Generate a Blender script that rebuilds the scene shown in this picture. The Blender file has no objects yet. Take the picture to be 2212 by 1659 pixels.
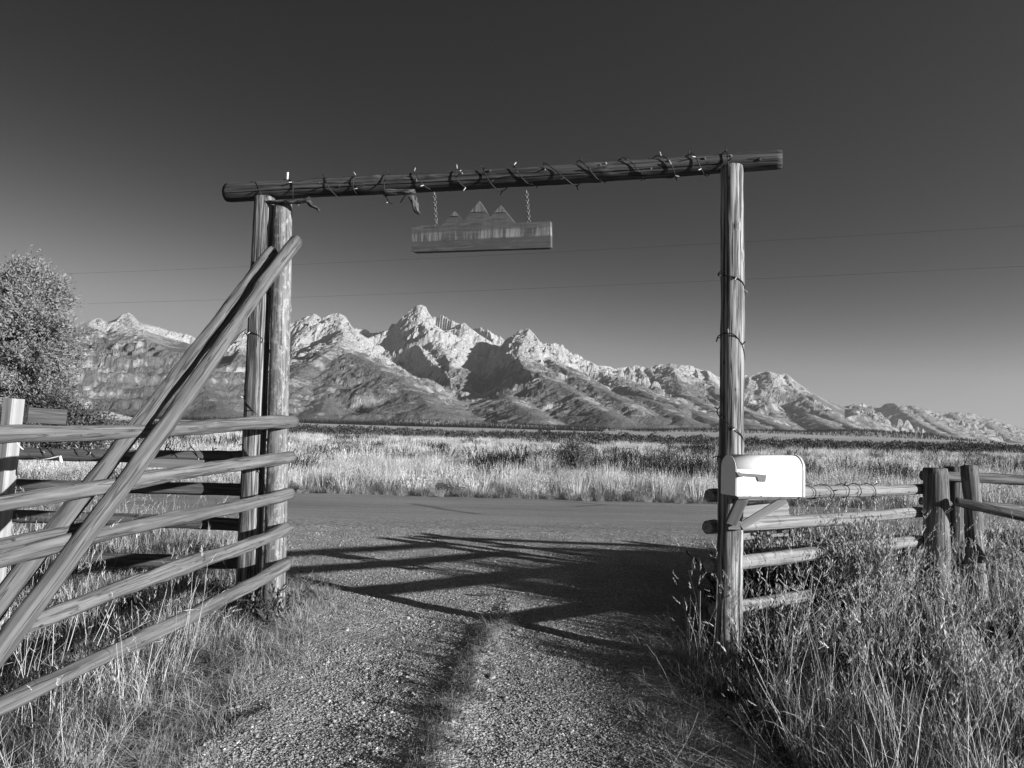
import bpy, math, random
import numpy as np
from mathutils import Vector, Matrix, Quaternion
R = math.radians
rnd = random.Random(7)
nr = np.random.default_rng(11)
S = bpy.context.scene
COL = S.collection

# ------------------------------------------------------------------ camera
EYE = 1.6
F = 1660.0; CX, CY = 1106.0, 829.5          # focal length and centre in a 2212 x 1659 frame
PITCH, ROLL = R(3.41), R(1.6)
fwd = Vector((0, math.cos(PITCH), math.sin(PITCH)))
up0 = Vector((0, -math.sin(PITCH), math.cos(PITCH)))
rt0 = Vector((1, 0, 0))
RT = rt0 * math.cos(ROLL) + up0 * math.sin(ROLL)
UP = up0 * math.cos(ROLL) - rt0 * math.sin(ROLL)
cam = bpy.data.cameras.new('camera'); camo = bpy.data.objects.new('camera', cam); COL.objects.link(camo)
cam.sensor_width = 36; cam.lens = 36 * F / 2212; cam.clip_start = 0.05; cam.clip_end = 120000
m3 = Matrix((RT, UP, -fwd)).transposed()
camo.matrix_world = Matrix.Translation((0, 0, EYE)) @ m3.to_4x4()
S.camera = camo
O = Vector((0, 0, EYE))
def ray(u, v): return fwd + RT * ((u - CX) / F) + UP * (-(v - CY) / F)
def PY(u, v, Y):
    d = ray(u, v); return O + d * (Y / d.y)
def PP(u, v, p, n):                          # hit with the vertical plane through p, normal n
    d = ray(u, v); return O + d * ((Vector(p) - O).dot(n) / d.dot(n))

# ------------------------------------------------------------------ light
SUN_AZ, SUN_EL = R(124.8), R(11.0)
sd = Vector((math.sin(SUN_AZ) * math.cos(SUN_EL), math.cos(SUN_AZ) * math.cos(SUN_EL), math.sin(SUN_EL)))
sl = bpy.data.lights.new('sun', 'SUN'); sl.energy = 5.0; sl.angle = R(0.5); sl.color = (1, 1, 1)
so = bpy.data.objects.new('sun', sl); COL.objects.link(so)
so.rotation_euler = sd.to_track_quat('Z', 'Y').to_euler(); so.location = (10, -8, 6)
W = bpy.data.worlds.new('World'); S.world = W; W.use_nodes = True
nt = W.node_tree; nt.nodes.clear()
sky = nt.nodes.new('ShaderNodeTexSky'); sky.sky_type = 'NISHITA'; sky.sun_disc = False
sky.sun_elevation = SUN_EL; sky.sun_rotation = SUN_AZ; sky.altitude = 2000; sky.air_density = 1.0; sky.dust_density = 0.6
sep = nt.nodes.new('ShaderNodeSeparateColor'); nt.links.new(sky.outputs[0], sep.inputs[0])
mg = nt.nodes.new('ShaderNodeMath'); mg.operation = 'POWER'; mg.inputs[1].default_value = 4.5
mn = nt.nodes.new('ShaderNodeMath'); mn.operation = 'MULTIPLY'; nt.links.new(sep.outputs[0], mn.inputs[0]); mn.inputs[1].default_value = 1 / 1.357; nt.links.new(mn.outputs[0], mg.inputs[0])
mk = nt.nodes.new('ShaderNodeMath'); mk.operation = 'MULTIPLY'; nt.links.new(mg.outputs[0], mk.inputs[0]); mk.inputs[1].default_value = 0.105
# soft shoulder: y = x / (1 + x / s)
ma1 = nt.nodes.new('ShaderNodeMath'); ma1.operation = 'MULTIPLY_ADD'; nt.links.new(mk.outputs[0], ma1.inputs[0]); ma1.inputs[1].default_value = 1 / 4.2; ma1.inputs[2].default_value = 1
md1 = nt.nodes.new('ShaderNodeMath'); md1.operation = 'DIVIDE'; nt.links.new(mk.outputs[0], md1.inputs[0]); nt.links.new(ma1.outputs[0], md1.inputs[1])
bg = nt.nodes.new('ShaderNodeBackground'); nt.links.new(md1.outputs[0], bg.inputs[0]); bg.inputs[1].default_value = 0.06
wo = nt.nodes.new('ShaderNodeOutputWorld'); nt.links.new(bg.outputs[0], wo.inputs[0])
S.view_settings.view_transform = 'Standard'; S.view_settings.look = 'None'
S.view_settings.gamma = 1; S.view_settings.use_curve_mapping = False
S.view_settings.exposure = 1.0

# ------------------------------------------------------------------ helpers
def tag(o, label=None, cat=None, group=None, kind=None):
    if label: o['label'] = label
    if cat: o['category'] = cat
    if group: o['group'] = group
    if kind: o['kind'] = kind
    return o
def empty(name, loc, label, cat, group=None):
    o = bpy.data.objects.new(name, None); COL.objects.link(o); o.location = loc; o.empty_display_size = .2
    return tag(o, label, cat, group)
def mesh_py(name, V, Fc, mat=None, smooth=False):
    me = bpy.data.meshes.new(name); me.from_pydata([tuple(v) for v in V], [], Fc); me.update()
    if mat: me.materials.append(mat)
    if smooth: me.polygons.foreach_set('use_smooth', [True] * len(me.polygons))
    return me
def mesh_np(name, V, Q, mat=None, smooth=True):
    me = bpy.data.meshes.new(name); k = Q.shape[1]
    me.vertices.add(len(V)); me.vertices.foreach_set('co', np.asarray(V, np.float32).ravel())
    me.loops.add(Q.size); me.loops.foreach_set('vertex_index', Q.astype(np.int32).ravel())
    me.polygons.add(len(Q)); me.polygons.foreach_set('loop_start', np.arange(0, Q.size, k, dtype=np.int32))
    me.polygons.foreach_set('use_smooth', np.full(len(Q), smooth))
    me.update(calc_edges=True); me.validate()
    if mat: me.materials.append(mat)
    return me
def link(name, me, parent=None, loc=(0, 0, 0)):
    o = bpy.data.objects.new(name, me); COL.objects.link(o)
    if parent is not None:
        o.parent = parent; o.location = Vector(loc) - world_loc(parent)
    else: o.location = loc
    return o
def world_loc(o):
    l = Vector(o.location)
    return l + world_loc(o.parent) if o.parent else l
def grid_quads(nrow, ncol):
    i = np.arange(nrow - 1)[:, None] * ncol + np.arange(ncol - 1)[None, :]
    i = i.ravel(); return np.stack([i, i + 1, i + ncol + 1, i + ncol], 1)

def _h(ix, iy, seed):
    n = (ix.astype(np.int64) * 374761393 + iy.astype(np.int64) * 668265263 + seed * 1274126177) & 0xffffffff
    n = ((n ^ (n >> 13)) * 1103515245) & 0xffffffff
    n = ((n ^ (n >> 16)) * 2654435761) & 0xffffffff
    return (n ^ (n >> 15)) & 0xffff
def noise2(x, y, seed=0):
    x = np.asarray(x, np.float64); y = np.asarray(y, np.float64)
    ix = np.floor(x); iy = np.floor(y); fx = x - ix; fy = y - iy
    ux = fx * fx * fx * (fx * (fx * 6 - 15) + 10); uy = fy * fy * fy * (fy * (fy * 6 - 15) + 10)
    def g(dx, dy):
        a = _h(ix + dx, iy + dy, seed) * (2 * math.pi / 65536)
        return np.cos(a) * (fx - dx) + np.sin(a) * (fy - dy)
    a, b, c, d = g(0, 0), g(1, 0), g(0, 1), g(1, 1)
    return ((a + (b - a) * ux) * (1 - uy) + (c + (d - c) * ux) * uy) * 1.5
def fbm(x, y, o=5, seed=0, gain=.5):
    s = 0; a = 1; t = 0
    for i in range(o):
        s = s + a * noise2(x, y, seed + i); t += a; a *= gain; x = x * 2.03 + 17.1; y = y * 2.03 - 9.7
    return s / t
def ridged(x, y, o=5, seed=0, gain=.5):
    s = 0; a = 1; t = 0
    for i in range(o):
        s = s + a * (1 - 2 * np.abs(noise2(x, y, seed + i))); t += a; a *= gain; x = x * 2.07 + 7.3; y = y * 2.07 + 3.1
    return s / t
def sstep(a, b, x):
    t = np.clip((x - a) / (b - a), 0, 1); return t * t * (3 - 2 * t)

# ------------------------------------------------------------------ materials
class NT:
    def __init__(s, name):
        s.m = bpy.data.materials.new(name); s.m.use_nodes = True; s.t = s.m.node_tree; s.t.nodes.clear()
        s.out = s.n('ShaderNodeOutputMaterial')
    def n(s, ty, **kw):
        x = s.t.nodes.new(ty)
        for k, v in kw.items(): setattr(x, k, v)
        return x
    def l(s, a, b): s.t.links.new(a, b)
    def val(s, sock, v):
        if hasattr(v, 'is_output') or isinstance(v, bpy.types.NodeSocket): s.l(v, sock)
        else: sock.default_value = v
    def coord(s, kind='Object', scale=(1, 1, 1)):
        c = s.n('ShaderNodeTexCoord'); mp = s.n('ShaderNodeMapping'); mp.inputs['Scale'].default_value = scale
        s.l(c.outputs[kind], mp.inputs[0]); return mp.outputs[0]
    def pos(s, scale=(1, 1, 1)):
        c = s.n('ShaderNodeNewGeometry'); mp = s.n('ShaderNodeMapping'); mp.inputs['Scale'].default_value = scale
        s.l(c.outputs['Position'], mp.inputs[0]); return mp.outputs[0]
    def noise(s, vec, scale=5, detail=4, rough=.55, dist=0):
        x = s.n('ShaderNodeTexNoise'); s.l(vec, x.inputs['Vector']); x.inputs['Scale'].default_value = scale
        x.inputs['Detail'].default_value = detail; x.inputs['Roughness'].default_value = rough; x.inputs['Distortion'].default_value = dist
        return x.outputs['Fac']
    def vor(s, vec, scale=5, feature='F1', out='Distance'):
        x = s.n('ShaderNodeTexVoronoi'); x.feature = feature; s.l(vec, x.inputs['Vector']); x.inputs['Scale'].default_value = scale
        return x.outputs[out]
    def ramp(s, fac, stops):
        x = s.n('ShaderNodeValToRGB'); s.l(fac, x.inputs[0]); e = x.color_ramp.elements
        while len(e) < len(stops): e.new(.5)
        for i, (p, c) in enumerate(stops):
            e[i].position = p; e[i].color = (c, c, c, 1)
        return x.outputs[0]
    def math(s, op, a, b=0.0, clamp=False):
        x = s.n('ShaderNodeMath', operation=op, use_clamp=clamp); s.val(x.inputs[0], a); s.val(x.inputs[1], b); return x.outputs[0]
    def mix(s, f, a, b, mode='MIX'):
        x = s.n('ShaderNodeMix', data_type='RGBA', blend_type=mode); s.val(x.inputs[0], f)
        for i, v in ((6, a), (7, b)):
            if isinstance(v, (int, float)): v = (v, v, v, 1)
            s.val(x.inputs[i], v)
        return x.outputs[2]
    def bump(s, h, strength=.5, dist=.01):
        x = s.n('ShaderNodeBump'); x.inputs['Strength'].default_value = strength; x.inputs['Distance'].default_value = dist
        s.l(h, x.inputs['Height']); return x.outputs[0]
    def pbr(s, col, rough=.8, normal=None, spec=.3, metal=0):
        p = s.n('ShaderNodeBsdfPrincipled')
        if isinstance(col, (int, float)): col = (col, col, col, 1)
        s.val(p.inputs['Base Color'], col); s.val(p.inputs['Roughness'], rough)
        p.inputs['Specular IOR Level'].default_value = spec; p.inputs['Metallic'].default_value = metal
        if normal is not None: s.l(normal, p.inputs['Normal'])
        s.l(p.outputs[0], s.out.inputs[0]); return s.m

def wood(name, lo, hi, grain=1.0, bumps=.6, knots=True, crackw=.5, mott=0.0):
    t = NT(name)
    oi = t.n('ShaderNodeObjectInfo')
    c = t.n('ShaderNodeTexCoord'); ad = t.n('ShaderNodeVectorMath', operation='ADD'); t.l(c.outputs['Object'], ad.inputs[0])
    mu = t.math('MULTIPLY', oi.outputs['Random'], 37.0); t.l(mu, ad.inputs[1])
    def mp(sc):
        m = t.n('ShaderNodeMapping'); m.inputs['Scale'].default_value = sc; t.l(ad.outputs[0], m.inputs[0]); return m.outputs[0]
    g1 = t.noise(mp((1, 1, .035)), 60 * grain, 5, .62, .3)
    g2 = t.noise(mp((1, 1, .02)), 22, 3, .5, .2)
    big = t.noise(mp((1, 1, .35)), 4.5, 4, .6)
    col = t.ramp(g1, [(.36, lo * .7), (.46, lo * 1.1), (.54, (lo + hi) * .55), (.64, hi)] if grain >= .8 else [(.3, lo), (.5, (lo + hi) / 2), (.68, hi)])
    col = t.mix(t.ramp(big, [(.35, .0), (.65, .55)]), col, t.mix(1, col, .62, 'MULTIPLY'))
    crack = t.ramp(g2, [(.478, 1), (.494, 0), (.506, 0), (.522, 1)])
    crack = t.mix(crackw, 1.0, crack)
    col = t.mix(1, col, t.mix(.8, 1.0, crack), 'MULTIPLY')
    if knots:
        v = t.vor(mp((1, 1, .55)), 6.5)
        k = t.ramp(v, [(.035, .3), (.06, .9), (.075, 1)])
        col = t.mix(1, col, k, 'MULTIPLY')
        v2 = t.vor(mp((1, 1, .8)), 17)
        k2 = t.ramp(v2, [(.04, 1), (.07, 0)])
        col = t.mix(k2, col, .08)
    if mott:
        mo = t.noise(mp((1, 1, .5)), 28, 3, .7)
        col = t.mix(t.ramp(mo, [(.52, 0), (.6, mott)]), col, hi * 1.6)
    col = t.mix(1, col, t.ramp(oi.outputs['Random'], [(0, .86), (1, 1.0)]), 'MULTIPLY')
    h = t.math('ADD', t.math('MULTIPLY', g1, .5), t.math('MULTIPLY', crack, .8))
    return t.pbr(col, .85, t.bump(h, bumps, .006), .2)

M = {}
M['post'] = wood('weathered_post_wood', .10, .40, .8, .9, True, .9)
M['post2'] = wood('mottled_post_wood', .15, .28, 1.2, .5, True, .55, .5)
M['rail'] = wood('peeled_pole_wood', .085, .23, .7, .7, True, .6)
M['brace'] = wood('brace_pole_wood', .075, .20, .7, .7, True, .7)
M['dark'] = wood('dark_log_wood', .03, .15, .7, .6, True, .5)
M['beam'] = wood('beam_log_wood', .015, .14, .6, .8, True, .7)
M['pale'] = wood('pale_peeled_rail_wood', .17, .34, .6, .5, True, .7)
M['stump'] = wood('fence_post_wood', .10, .24, .8, .6, True, .6)
M['lumber'] = wood('sawn_lumber_wood', .28, .44, .5, .3, False, .3)
M['lumberd'] = wood('grey_lumber_wood', .12, .24, .5, .3, False, .3)
M['bark'] = wood('rough_bark_wood', .02, .13, 1.5, 1.0, False, .9, .3)
def simple(name, c, rough=.6, spec=.4, metal=0, var=.15, nscale=20):
    t = NT(name); n = t.noise(t.coord('Object'), nscale, 3)
    return t.pbr(t.ramp(n, [(.3, c * (1 - var)), (.7, min(1, c * (1 + var)))]), rough, None, spec, metal)
M['mailwhite'] = simple('white_enamel', .80, .35, .5, 0, .02, 6)
M['mailgrey'] = simple('grey_flag_paint', .14, 1.0, .0, 0, .04)
M['maildoor'] = simple('white_door_paint', .74, .45, .4, 0, .03)
M['rim'] = simple('dark_rim_paint', .12, .5)
M['wire'] = simple('dark_cable', .015, .6)
M['bulb'] = simple('frosted_bulb', .32, .25, .6, 0, .5, 30)
M['chain'] = simple('galvanised_chain', .16, .4, .5, .7)
M['rope'] = simple('white_cord', .75, .8)
M['pipe'] = simple('galvanised_pipe', .4, .4, .5, .6)
M['screw'] = simple('screw_head', .1, .5, .5, .6)

def signmat():
    t = NT('stained_sign_wood')
    v = t.coord('Object', (1, 1, 1)); g = t.coord('Object', (.12, 1, 1))
    a = t.noise(g, 45, 5, .6, .4); b = t.noise(g, 9, 3, .6, 1.5)
    col = t.ramp(a, [(.3, .04), (.6, .11)])
    col = t.mix(t.ramp(b, [(.35, 0), (.65, .8)]), col, .065)
    drip = t.noise(t.coord('Object', (1, 1, .08)), 40, 3, .7, .2)
    c = t.n('ShaderNodeTexCoord'); sx = t.n('ShaderNodeSeparateXYZ'); t.l(c.outputs['Object'], sx.inputs[0])
    up = t.ramp(t.math('ADD', t.math('MULTIPLY', sx.outputs[2], 4.0), .5), [(.44, 0), (.50, 1), (.70, .8), (.78, .1)])
    f = t.math('MULTIPLY', up, t.ramp(t.math('ADD', drip, t.math('MULTIPLY', t.math('SUBTRACT', t.noise(t.coord('Object', (1, 1, .3)), 6, 2), .5), 1.0)), [(.45, 0), (.7, .8)]))
    col = t.mix(f, col, .30)
    return t.pbr(col, .7, t.bump(a, .4, .004), .3)
M['sign'] = signmat()

M['capw'] = wood('peak_cap_wood', .13, .25, .8, .3, False, .3)
def gravelmat():
    t = NT('gravel_track'); p = t.pos()
    v = t.n('ShaderNodeTexVoronoi'); t.l(p, v.inputs['Vector']); v.inputs['Scale'].default_value = 62
    v2 = t.n('ShaderNodeTexVoronoi'); t.l(p, v2.inputs['Vector']); v2.inputs['Scale'].default_value = 27
    sx = t.n('ShaderNodeSeparateColor'); t.l(v.outputs['Color'], sx.inputs[0])
    col = t.ramp(sx.outputs[0], [(0, .22), (.55, .42), (1, .68)])
    big = t.noise(p, .9, 5, .65)
    col = t.mix(t.ramp(big, [(.38, .6), (.6, 0)]), col, .20)
    h = t.math('ADD', t.math('MULTIPLY', v.outputs['Distance'], -.8), t.math('MULTIPLY', v2.outputs['Distance'], -.9))
    h = t.math('ADD', h, t.math('MULTIPLY', t.noise(p, 120, 2), .4))
    return t.pbr(col, .95, t.bump(h, 1.0, .022), .1)
M['gravel'] = gravelmat()
def pebblemat():
    t = NT('pebble_stone'); oi = t.n('ShaderNodeObjectInfo')
    return t.pbr(t.ramp(oi.outputs['Random'], [(0, .16), (.5, .29), (.9, .40), (1, .62)]), .9, None, .2)
M['pebble'] = pebblemat()
def roadmat():
    t = NT('worn_asphalt'); p = t.pos()
    a = t.noise(t.pos((.05, 1, 1)), 1.6, 5, .7); b = t.noise(p, 70, 3, .7); c = t.noise(t.pos((.25, 1, 1)), .6, 5, .6)
    col = t.ramp(a, [(.3, .29), (.55, .38), (.75, .46)])
    col = t.mix(t.ramp(c, [(.4, .0), (.65, .5)]), col, .15)
    lines = t.vor(t.pos((.05, .55, 1)), 1.2, 'DISTANCE_TO_EDGE')
    col = t.mix(t.ramp(lines, [(.0, .8), (.012, 0)]), col, .06)
    col = t.mix(t.ramp(b, [(.35, .35), (.7, 0)]), col, .08)
    g = t.n('ShaderNodeNewGeometry'); sx = t.n('ShaderNodeSeparateXYZ'); t.l(g.outputs['Position'], sx.inputs[0])
    vv = t.n('ShaderNodeTexVoronoi'); t.l(p, vv.inputs['Vector']); vv.inputs['Scale'].default_value = 30; sc_ = t.n('ShaderNodeSeparateColor'); t.l(vv.outputs['Color'], sc_.inputs[0])
    grit = t.ramp(sc_.outputs[0], [(0, .14), (.7, .34), (1, .6)])
    ed = t.math('ADD', t.math('MULTIPLY', sx.outputs[1], .25), t.math('MULTIPLY', t.noise(t.pos((.5, 1, 1)), 1.3, 5, .7), 1.3))
    col = t.mix(t.ramp(ed, [(.0, 0), (1, 1)]), grit, col) if False else col
    fr = t.n('ShaderNodeMapRange'); t.l(ed, fr.inputs[0]); fr.inputs[1].default_value = 3.72; fr.inputs[2].default_value = 4.15; fr.inputs[3].default_value = .85; fr.inputs[4].default_value = .12
    col = t.mix(fr.outputs[0], col, grit)
    return t.pbr(col, .9, t.bump(t.math('ADD', b, t.math('MULTIPLY', vv.outputs['Distance'], -.5)), .9, .014), .15)
M['road'] = roadmat()
def groundmat():
    t = NT('valley_ground'); g = t.n('ShaderNodeNewGeometry'); sx = t.n('ShaderNodeSeparateXYZ'); t.l(g.outputs['Position'], sx.inputs[0])
    p = t.pos()
    n1 = t.noise(p, 3, 5, .7); n2 = t.noise(p, 25, 4, .7)
    near = t.ramp(n1, [(.35, .10), (.65, .24)]); near = t.mix(t.ramp(n2, [(.4, .6), (.7, 0)]), near, .05)
    f1 = t.noise(t.pos((.002, .01, 1)), 1, 5, .6)
    field = t.ramp(t.noise(t.pos((.4, 1, 1)), .5, 6, .75), [(.35, .20), (.62, .46)])
    col = t.mix(t.ramp(t.math('DIVIDE', sx.outputs[1], 60.0), [(.3, 0), (.9, 1)]), near, field)
    bot = t.ramp(f1, [(.4, .10), (.6, .22)])
    col = t.mix(t.ramp(t.math('DIVIDE', sx.outputs[1], 400.0), [(.24, 0), (.5, 1)]), col, bot)
    mea = t.ramp(t.noise(t.pos((.0008, .004, 1)), 1, 4, .6), [(.36, .30), (.55, .62)])
    col = t.mix(t.ramp(t.math('DIVIDE', sx.outputs[1], 2000.0), [(.35, 0), (.6, 1)]), col, mea)
    return t.pbr(col, 1, t.bump(n2, .6, .03), .05)
M['ground'] = groundmat()
def leafmat(name, lo, hi, trans=.3, tip=None):
    t = NT(name); oi = t.n('ShaderNodeObjectInfo'); g = t.n('ShaderNodeNewGeometry')
    r = t.math('ADD', t.math('MULTIPLY', oi.outputs['Random'], .5), t.math('MULTIPLY', g.outputs['Random Per Island'], .5))
    col = t.ramp(r, [(.15, lo), (.85, hi)])
    d = t.n('ShaderNodeBsdfDiffuse'); tr = t.n('ShaderNodeBsdfTranslucent'); mx = t.n('ShaderNodeMixShader'); mx.inputs[0].default_value = trans
    t.l(col, d.inputs[0]); t.l(col, tr.inputs[0]); t.l(d.outputs[0], mx.inputs[1]); t.l(tr.outputs[0], mx.inputs[2]); t.l(mx.outputs[0], t.out.inputs[0])
    return t.m
M['dry'] = leafmat('dry_grass', .15, .54, .25)
M['straw'] = leafmat('pale_straw', .38, .80, .2)
M['green'] = leafmat('green_weed', .03, .12, .3)
M['sage'] = leafmat('sage_leaf', .20, .52, .2)
M['darksc'] = leafmat('dark_scrub_leaf', .015, .055, .15)
M['willow'] = leafmat('willow_leaf', .08, .34, .3)
M['wood_far'] = leafmat('far_tree_leaf', .03, .14, .2)
M['conifer'] = leafmat('conifer_needles', .02, .05, .1)
M['trunk'] = wood('tree_bark', .14, .32, 1.2, .8, False, .8)

def mountmat():
    t = NT('mountain_rock_and_forest')
    at = t.n('ShaderNodeAttribute'); at.attribute_name = 'forest'; sn = t.n('ShaderNodeAttribute'); sn.attribute_name = 'snow'
    p = t.pos((.001, .001, .001))
    n1 = t.noise(p, 6, 8, .68, .4); n2 = t.noise(p, 30, 6, .75); n3 = t.noise(t.pos((.001, .001, .0003)), 14, 8, .7)
    rock = t.ramp(n2, [(.3, .27), (.5, .42), (.7, .62)])
    rock = t.mix(t.ramp(n3, [(.35, .45), (.6, 0)]), rock, .20)
    fo = t.ramp(n2, [(.35, .11), (.7, .21)])  # forest and brush tones raised to carry part of the foothill haze
    brush = t.ramp(n3, [(.35, .20), (.65, .38)])
    f = t.math('ADD', at.outputs['Fac'], t.math('MULTIPLY', t.math('SUBTRACT', n1, .5), 2.2))
    f = t.math('ADD', f, t.math('MULTIPLY', t.math('SUBTRACT', n2, .5), .7))
    col = t.mix(t.ramp(f, [(.42, 0), (.50, 1)]), rock, brush)
    col = t.mix(t.ramp(f, [(.56, 0), (.66, 1)]), col, fo)
    s = t.math('ADD', sn.outputs['Fac'], t.math('MULTIPLY', t.math('SUBTRACT', n1, .5), 1.2))
    col = t.mix(t.ramp(s, [(.62, 0), (.68, 1)]), col, .8)
    h = t.math('ADD', t.math('MULTIPLY', n2, 1.0), t.math('MULTIPLY', n3, 1.2))
    return t.pbr(col, 1, t.bump(h, .5, 50.0), 0)
M['mount'] = mountmat()

# ------------------------------------------------------------------ terrain
def ground_h(x, y):
    z = -.035 + .015 * fbm(x * .8, y * .8, 3, 5)
    z = z + sstep(20, 40, y) * (.18 * fbm(x * .07, y * .07, 3, 8))
    z = z - sstep(84, 250, y + 12 * fbm(x * .01, y * .01, 2, 3)) * 9.0
    z = z + sstep(900, 3300, y) * (13.5 + 0 * x)
    far = sstep(1200, 2200, y)
    z = z + far * 2.5 * fbm(x * .0015, y * .0015, 3, 21)
    # pale bluff at the left, wooded rise at the right
    z = z + 26 * np.exp(-((x + 1270) / 75) ** 4 - ((y - 2350) / 120) ** 2)
    for (cx, cy, w, d, hh) in ((1650, 4600, 900, 260, 34), (2350, 4900, 480, 240, 42), (-420, 5000, 500, 300, 45), (250, 4700, 400, 200, 25)):
        z = z + hh * np.exp(-((x - cx) / w) ** 4 - ((y - cy) / d) ** 2)
    z = z * 1.0
    # bench of the road and the track stays level
    return z
yy = np.concatenate([np.linspace(-25, 10, 60), 10 + np.cumsum(np.geomspace(.35, 700, 300))])
yy = yy[yy < 60000]; mm = np.linspace(-1.25, 1.25, 340)
Yg, Mg = np.meshgrid(yy, mm, indexing='ij'); Xg = Mg * (Yg + 30)
Zg = ground_h(Xg, Yg)
V = np.stack([Xg, Yg, Zg], -1).reshape(-1, 3)
tag(link('ground', mesh_np('ground', V, grid_quads(len(yy), len(mm)), M['ground'])), kind='structure')

# road
ry = np.linspace(11.9, 18.45, 40); rx = np.concatenate([-np.geomspace(400, 14, 40), np.linspace(-13.8, 13.8, 180), np.geomspace(14, 400, 40)])
Yr, Xr = np.meshgrid(ry, rx, indexing='ij')
e = np.minimum(Yr - 11.9, 18.45 - Yr)
Zr = .0 - .07 * (1 - sstep(0, .35, e + .15 * noise2(Xr * 1.3, Yr * 1.3, 4))) + .003 * noise2(Xr * 3, Yr * 3, 9)
# shallow worn dips along the wheel lines
Zr += -.006 * np.exp(-((Yr - 13.6) / .3) ** 2) - .006 * np.exp(-((Yr - 15.2) / .3) ** 2)
V = np.stack([Xr, Yr, Zr], -1).reshape(-1, 3)
tag(link('road', mesh_np('road', V, grid_quads(len(ry), len(rx)), M['road'])), kind='structure')

# gravel track
def track_l(y): return np.interp(y, [-10, 3.7, 5, 6.3, 7.2, 8.7, 10, 11.4, 12.6], [-1.6, -1.6, -1.6, -1.62, -1.75, -2.5, -3.3, -5.2, -7.5])
def track_r(y): return np.interp(y, [-10, 3.7, 5, 6.3, 7.2, 8.7, 10, 11.4, 12.6], [1.45, 1.25, 1.18, 1.42, 1.9, 2.7, 3.8, 5.6, 8.0])
ty = np.linspace(-6, 12.55, 420); ts = np.linspace(0, 1, 170)
Yt, Ts = np.meshgrid(ty, ts, indexing='ij')
L_, R_ = track_l(Yt) - .35, track_r(Yt) + .35
Xt = L_ + (R_ - L_) * Ts
def track_z(x, y):
    l, r = track_l(y), track_r(y)
    e = np.minimum(np.minimum(x - l, r - x), 12.2 - y) + .30 * fbm(x * 1.7, y * 1.7, 3, 30)
    z = .012 - .07 * (1 - sstep(-.25, .15, e))
    c = -.12 + .05 * (5 - y) * -1 * .0
    cx = np.interp(y, [3, 5.6, 6.5, 8], [-.36, -.19, .0, .1])
    fade = 1 - sstep(6.2, 8, y)
    z = z + fade * (.035 * np.exp(-((x - cx) / .12) ** 2) - .018 * np.exp(-((x - cx - .75) / .35) ** 2) - .018 * np.exp(-((x - cx + .75) / .35) ** 2))
    return z + .010 * fbm(x * 2.2, y * 2.2, 4, 12) + .004 * noise2(x * 14, y * 14, 31)
Zt = track_z(Xt, Yt)
V = np.stack([Xt, Yt, Zt], -1).reshape(-1, 3)
tag(link('gravel_driveway', mesh_np('gravel_driveway', V, grid_quads(len(ty), len(ts)), M['gravel'])), kind='structure')

# ------------------------------------------------------------------ mountains: ridge network
def q(pts): return [tuple(PY(u, v, d * 1000.0)) for (u, v, d) in pts]
SKY = [(-200, 740, 12), (-60, 725, 12), (60, 712, 12), (130, 704, 12), (170, 697, 12), (195, 692, 12), (213, 686, 12), (232, 697, 12), (252, 690, 12), (262, 680, 12), (276, 674, 12), (288, 683, 12), (300, 696, 12), (330, 704, 12), (365, 715, 12), (400, 721, 12),
       (435, 733, 12), (470, 748, 12.2), (500, 738, 12.5), (520, 718, 12.5), (545, 702, 12.5), (565, 690, 12.5), (583, 678, 12.5), (600, 692, 12.5), (615, 704, 12.5), (628, 699, 12.5), (645, 692, 12.5), (665, 683, 12.5), (679, 677, 12.5), (693, 687, 12.5), (702, 686, 12.5), (715, 678, 12.5), (732, 677, 12.5), (746, 684, 12.5), (760, 706, 12.5), (771, 717, 12.5),
       (794, 731, 12.5), (813, 724, 12.5), (850, 709, 12.5), (861, 694, 12.5), (878, 677, 12.5), (894, 664, 12.5), (908, 658, 12.5), (920, 663, 12.5), (925, 675, 12.5), (934, 687, 12.5), (939, 702, 12.5), (959, 716, 12.4), (978, 712, 12.3), (990, 703, 12.3), (1004, 697, 12.3), (1012, 706, 12.2), (1035, 723, 12.0), (1062, 740, 11.8), (1070, 730, 11.6), (1093, 733, 11.5), (1113, 722, 11.4), (1124, 712, 11.4), (1141, 709, 11.4), (1152, 720, 11.3), (1169, 742, 11.3), (1195, 752, 11.2),
       (1225, 764, 11.2), (1250, 775, 11.2), (1272, 780, 11.3), (1290, 790, 11.5), (1306, 790, 12), (1331, 795, 12.4), (1353, 792, 12.5), (1373, 789, 12.5), (1401, 794, 12.5), (1421, 788, 12.5), (1449, 786, 12.5), (1471, 789, 12.5), (1491, 790, 12.5), (1516, 797, 12.6), (1533, 802, 12.8), (1547, 812, 13), (1575, 824, 13.5), (1602, 824, 14),
       (1620, 813, 14), (1641, 804, 14), (1660, 802, 14), (1678, 808, 14), (1699, 808, 14), (1719, 825, 14), (1747, 844, 14.2), (1772, 858, 14.6), (1790, 867, 15), (1825, 880, 16), (1845, 873, 16.5), (1870, 869, 17), (1895, 875, 17), (1918, 871, 17), (1929, 869, 17), (1944, 878, 17), (1965, 874, 17), (1999, 882, 17.5), (2027, 889, 18), (2052, 891, 18), (2094, 890, 18), (2111, 897, 18.5), (2139, 902, 19), (2167, 910, 19.5), (2195, 920, 20), (2230, 934, 20), (2300, 952, 21), (2420, 960, 22)]
RID = [(SKY, 1.0)]
def sp(*p, w=0.0): RID.append((list(p), w))
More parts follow.
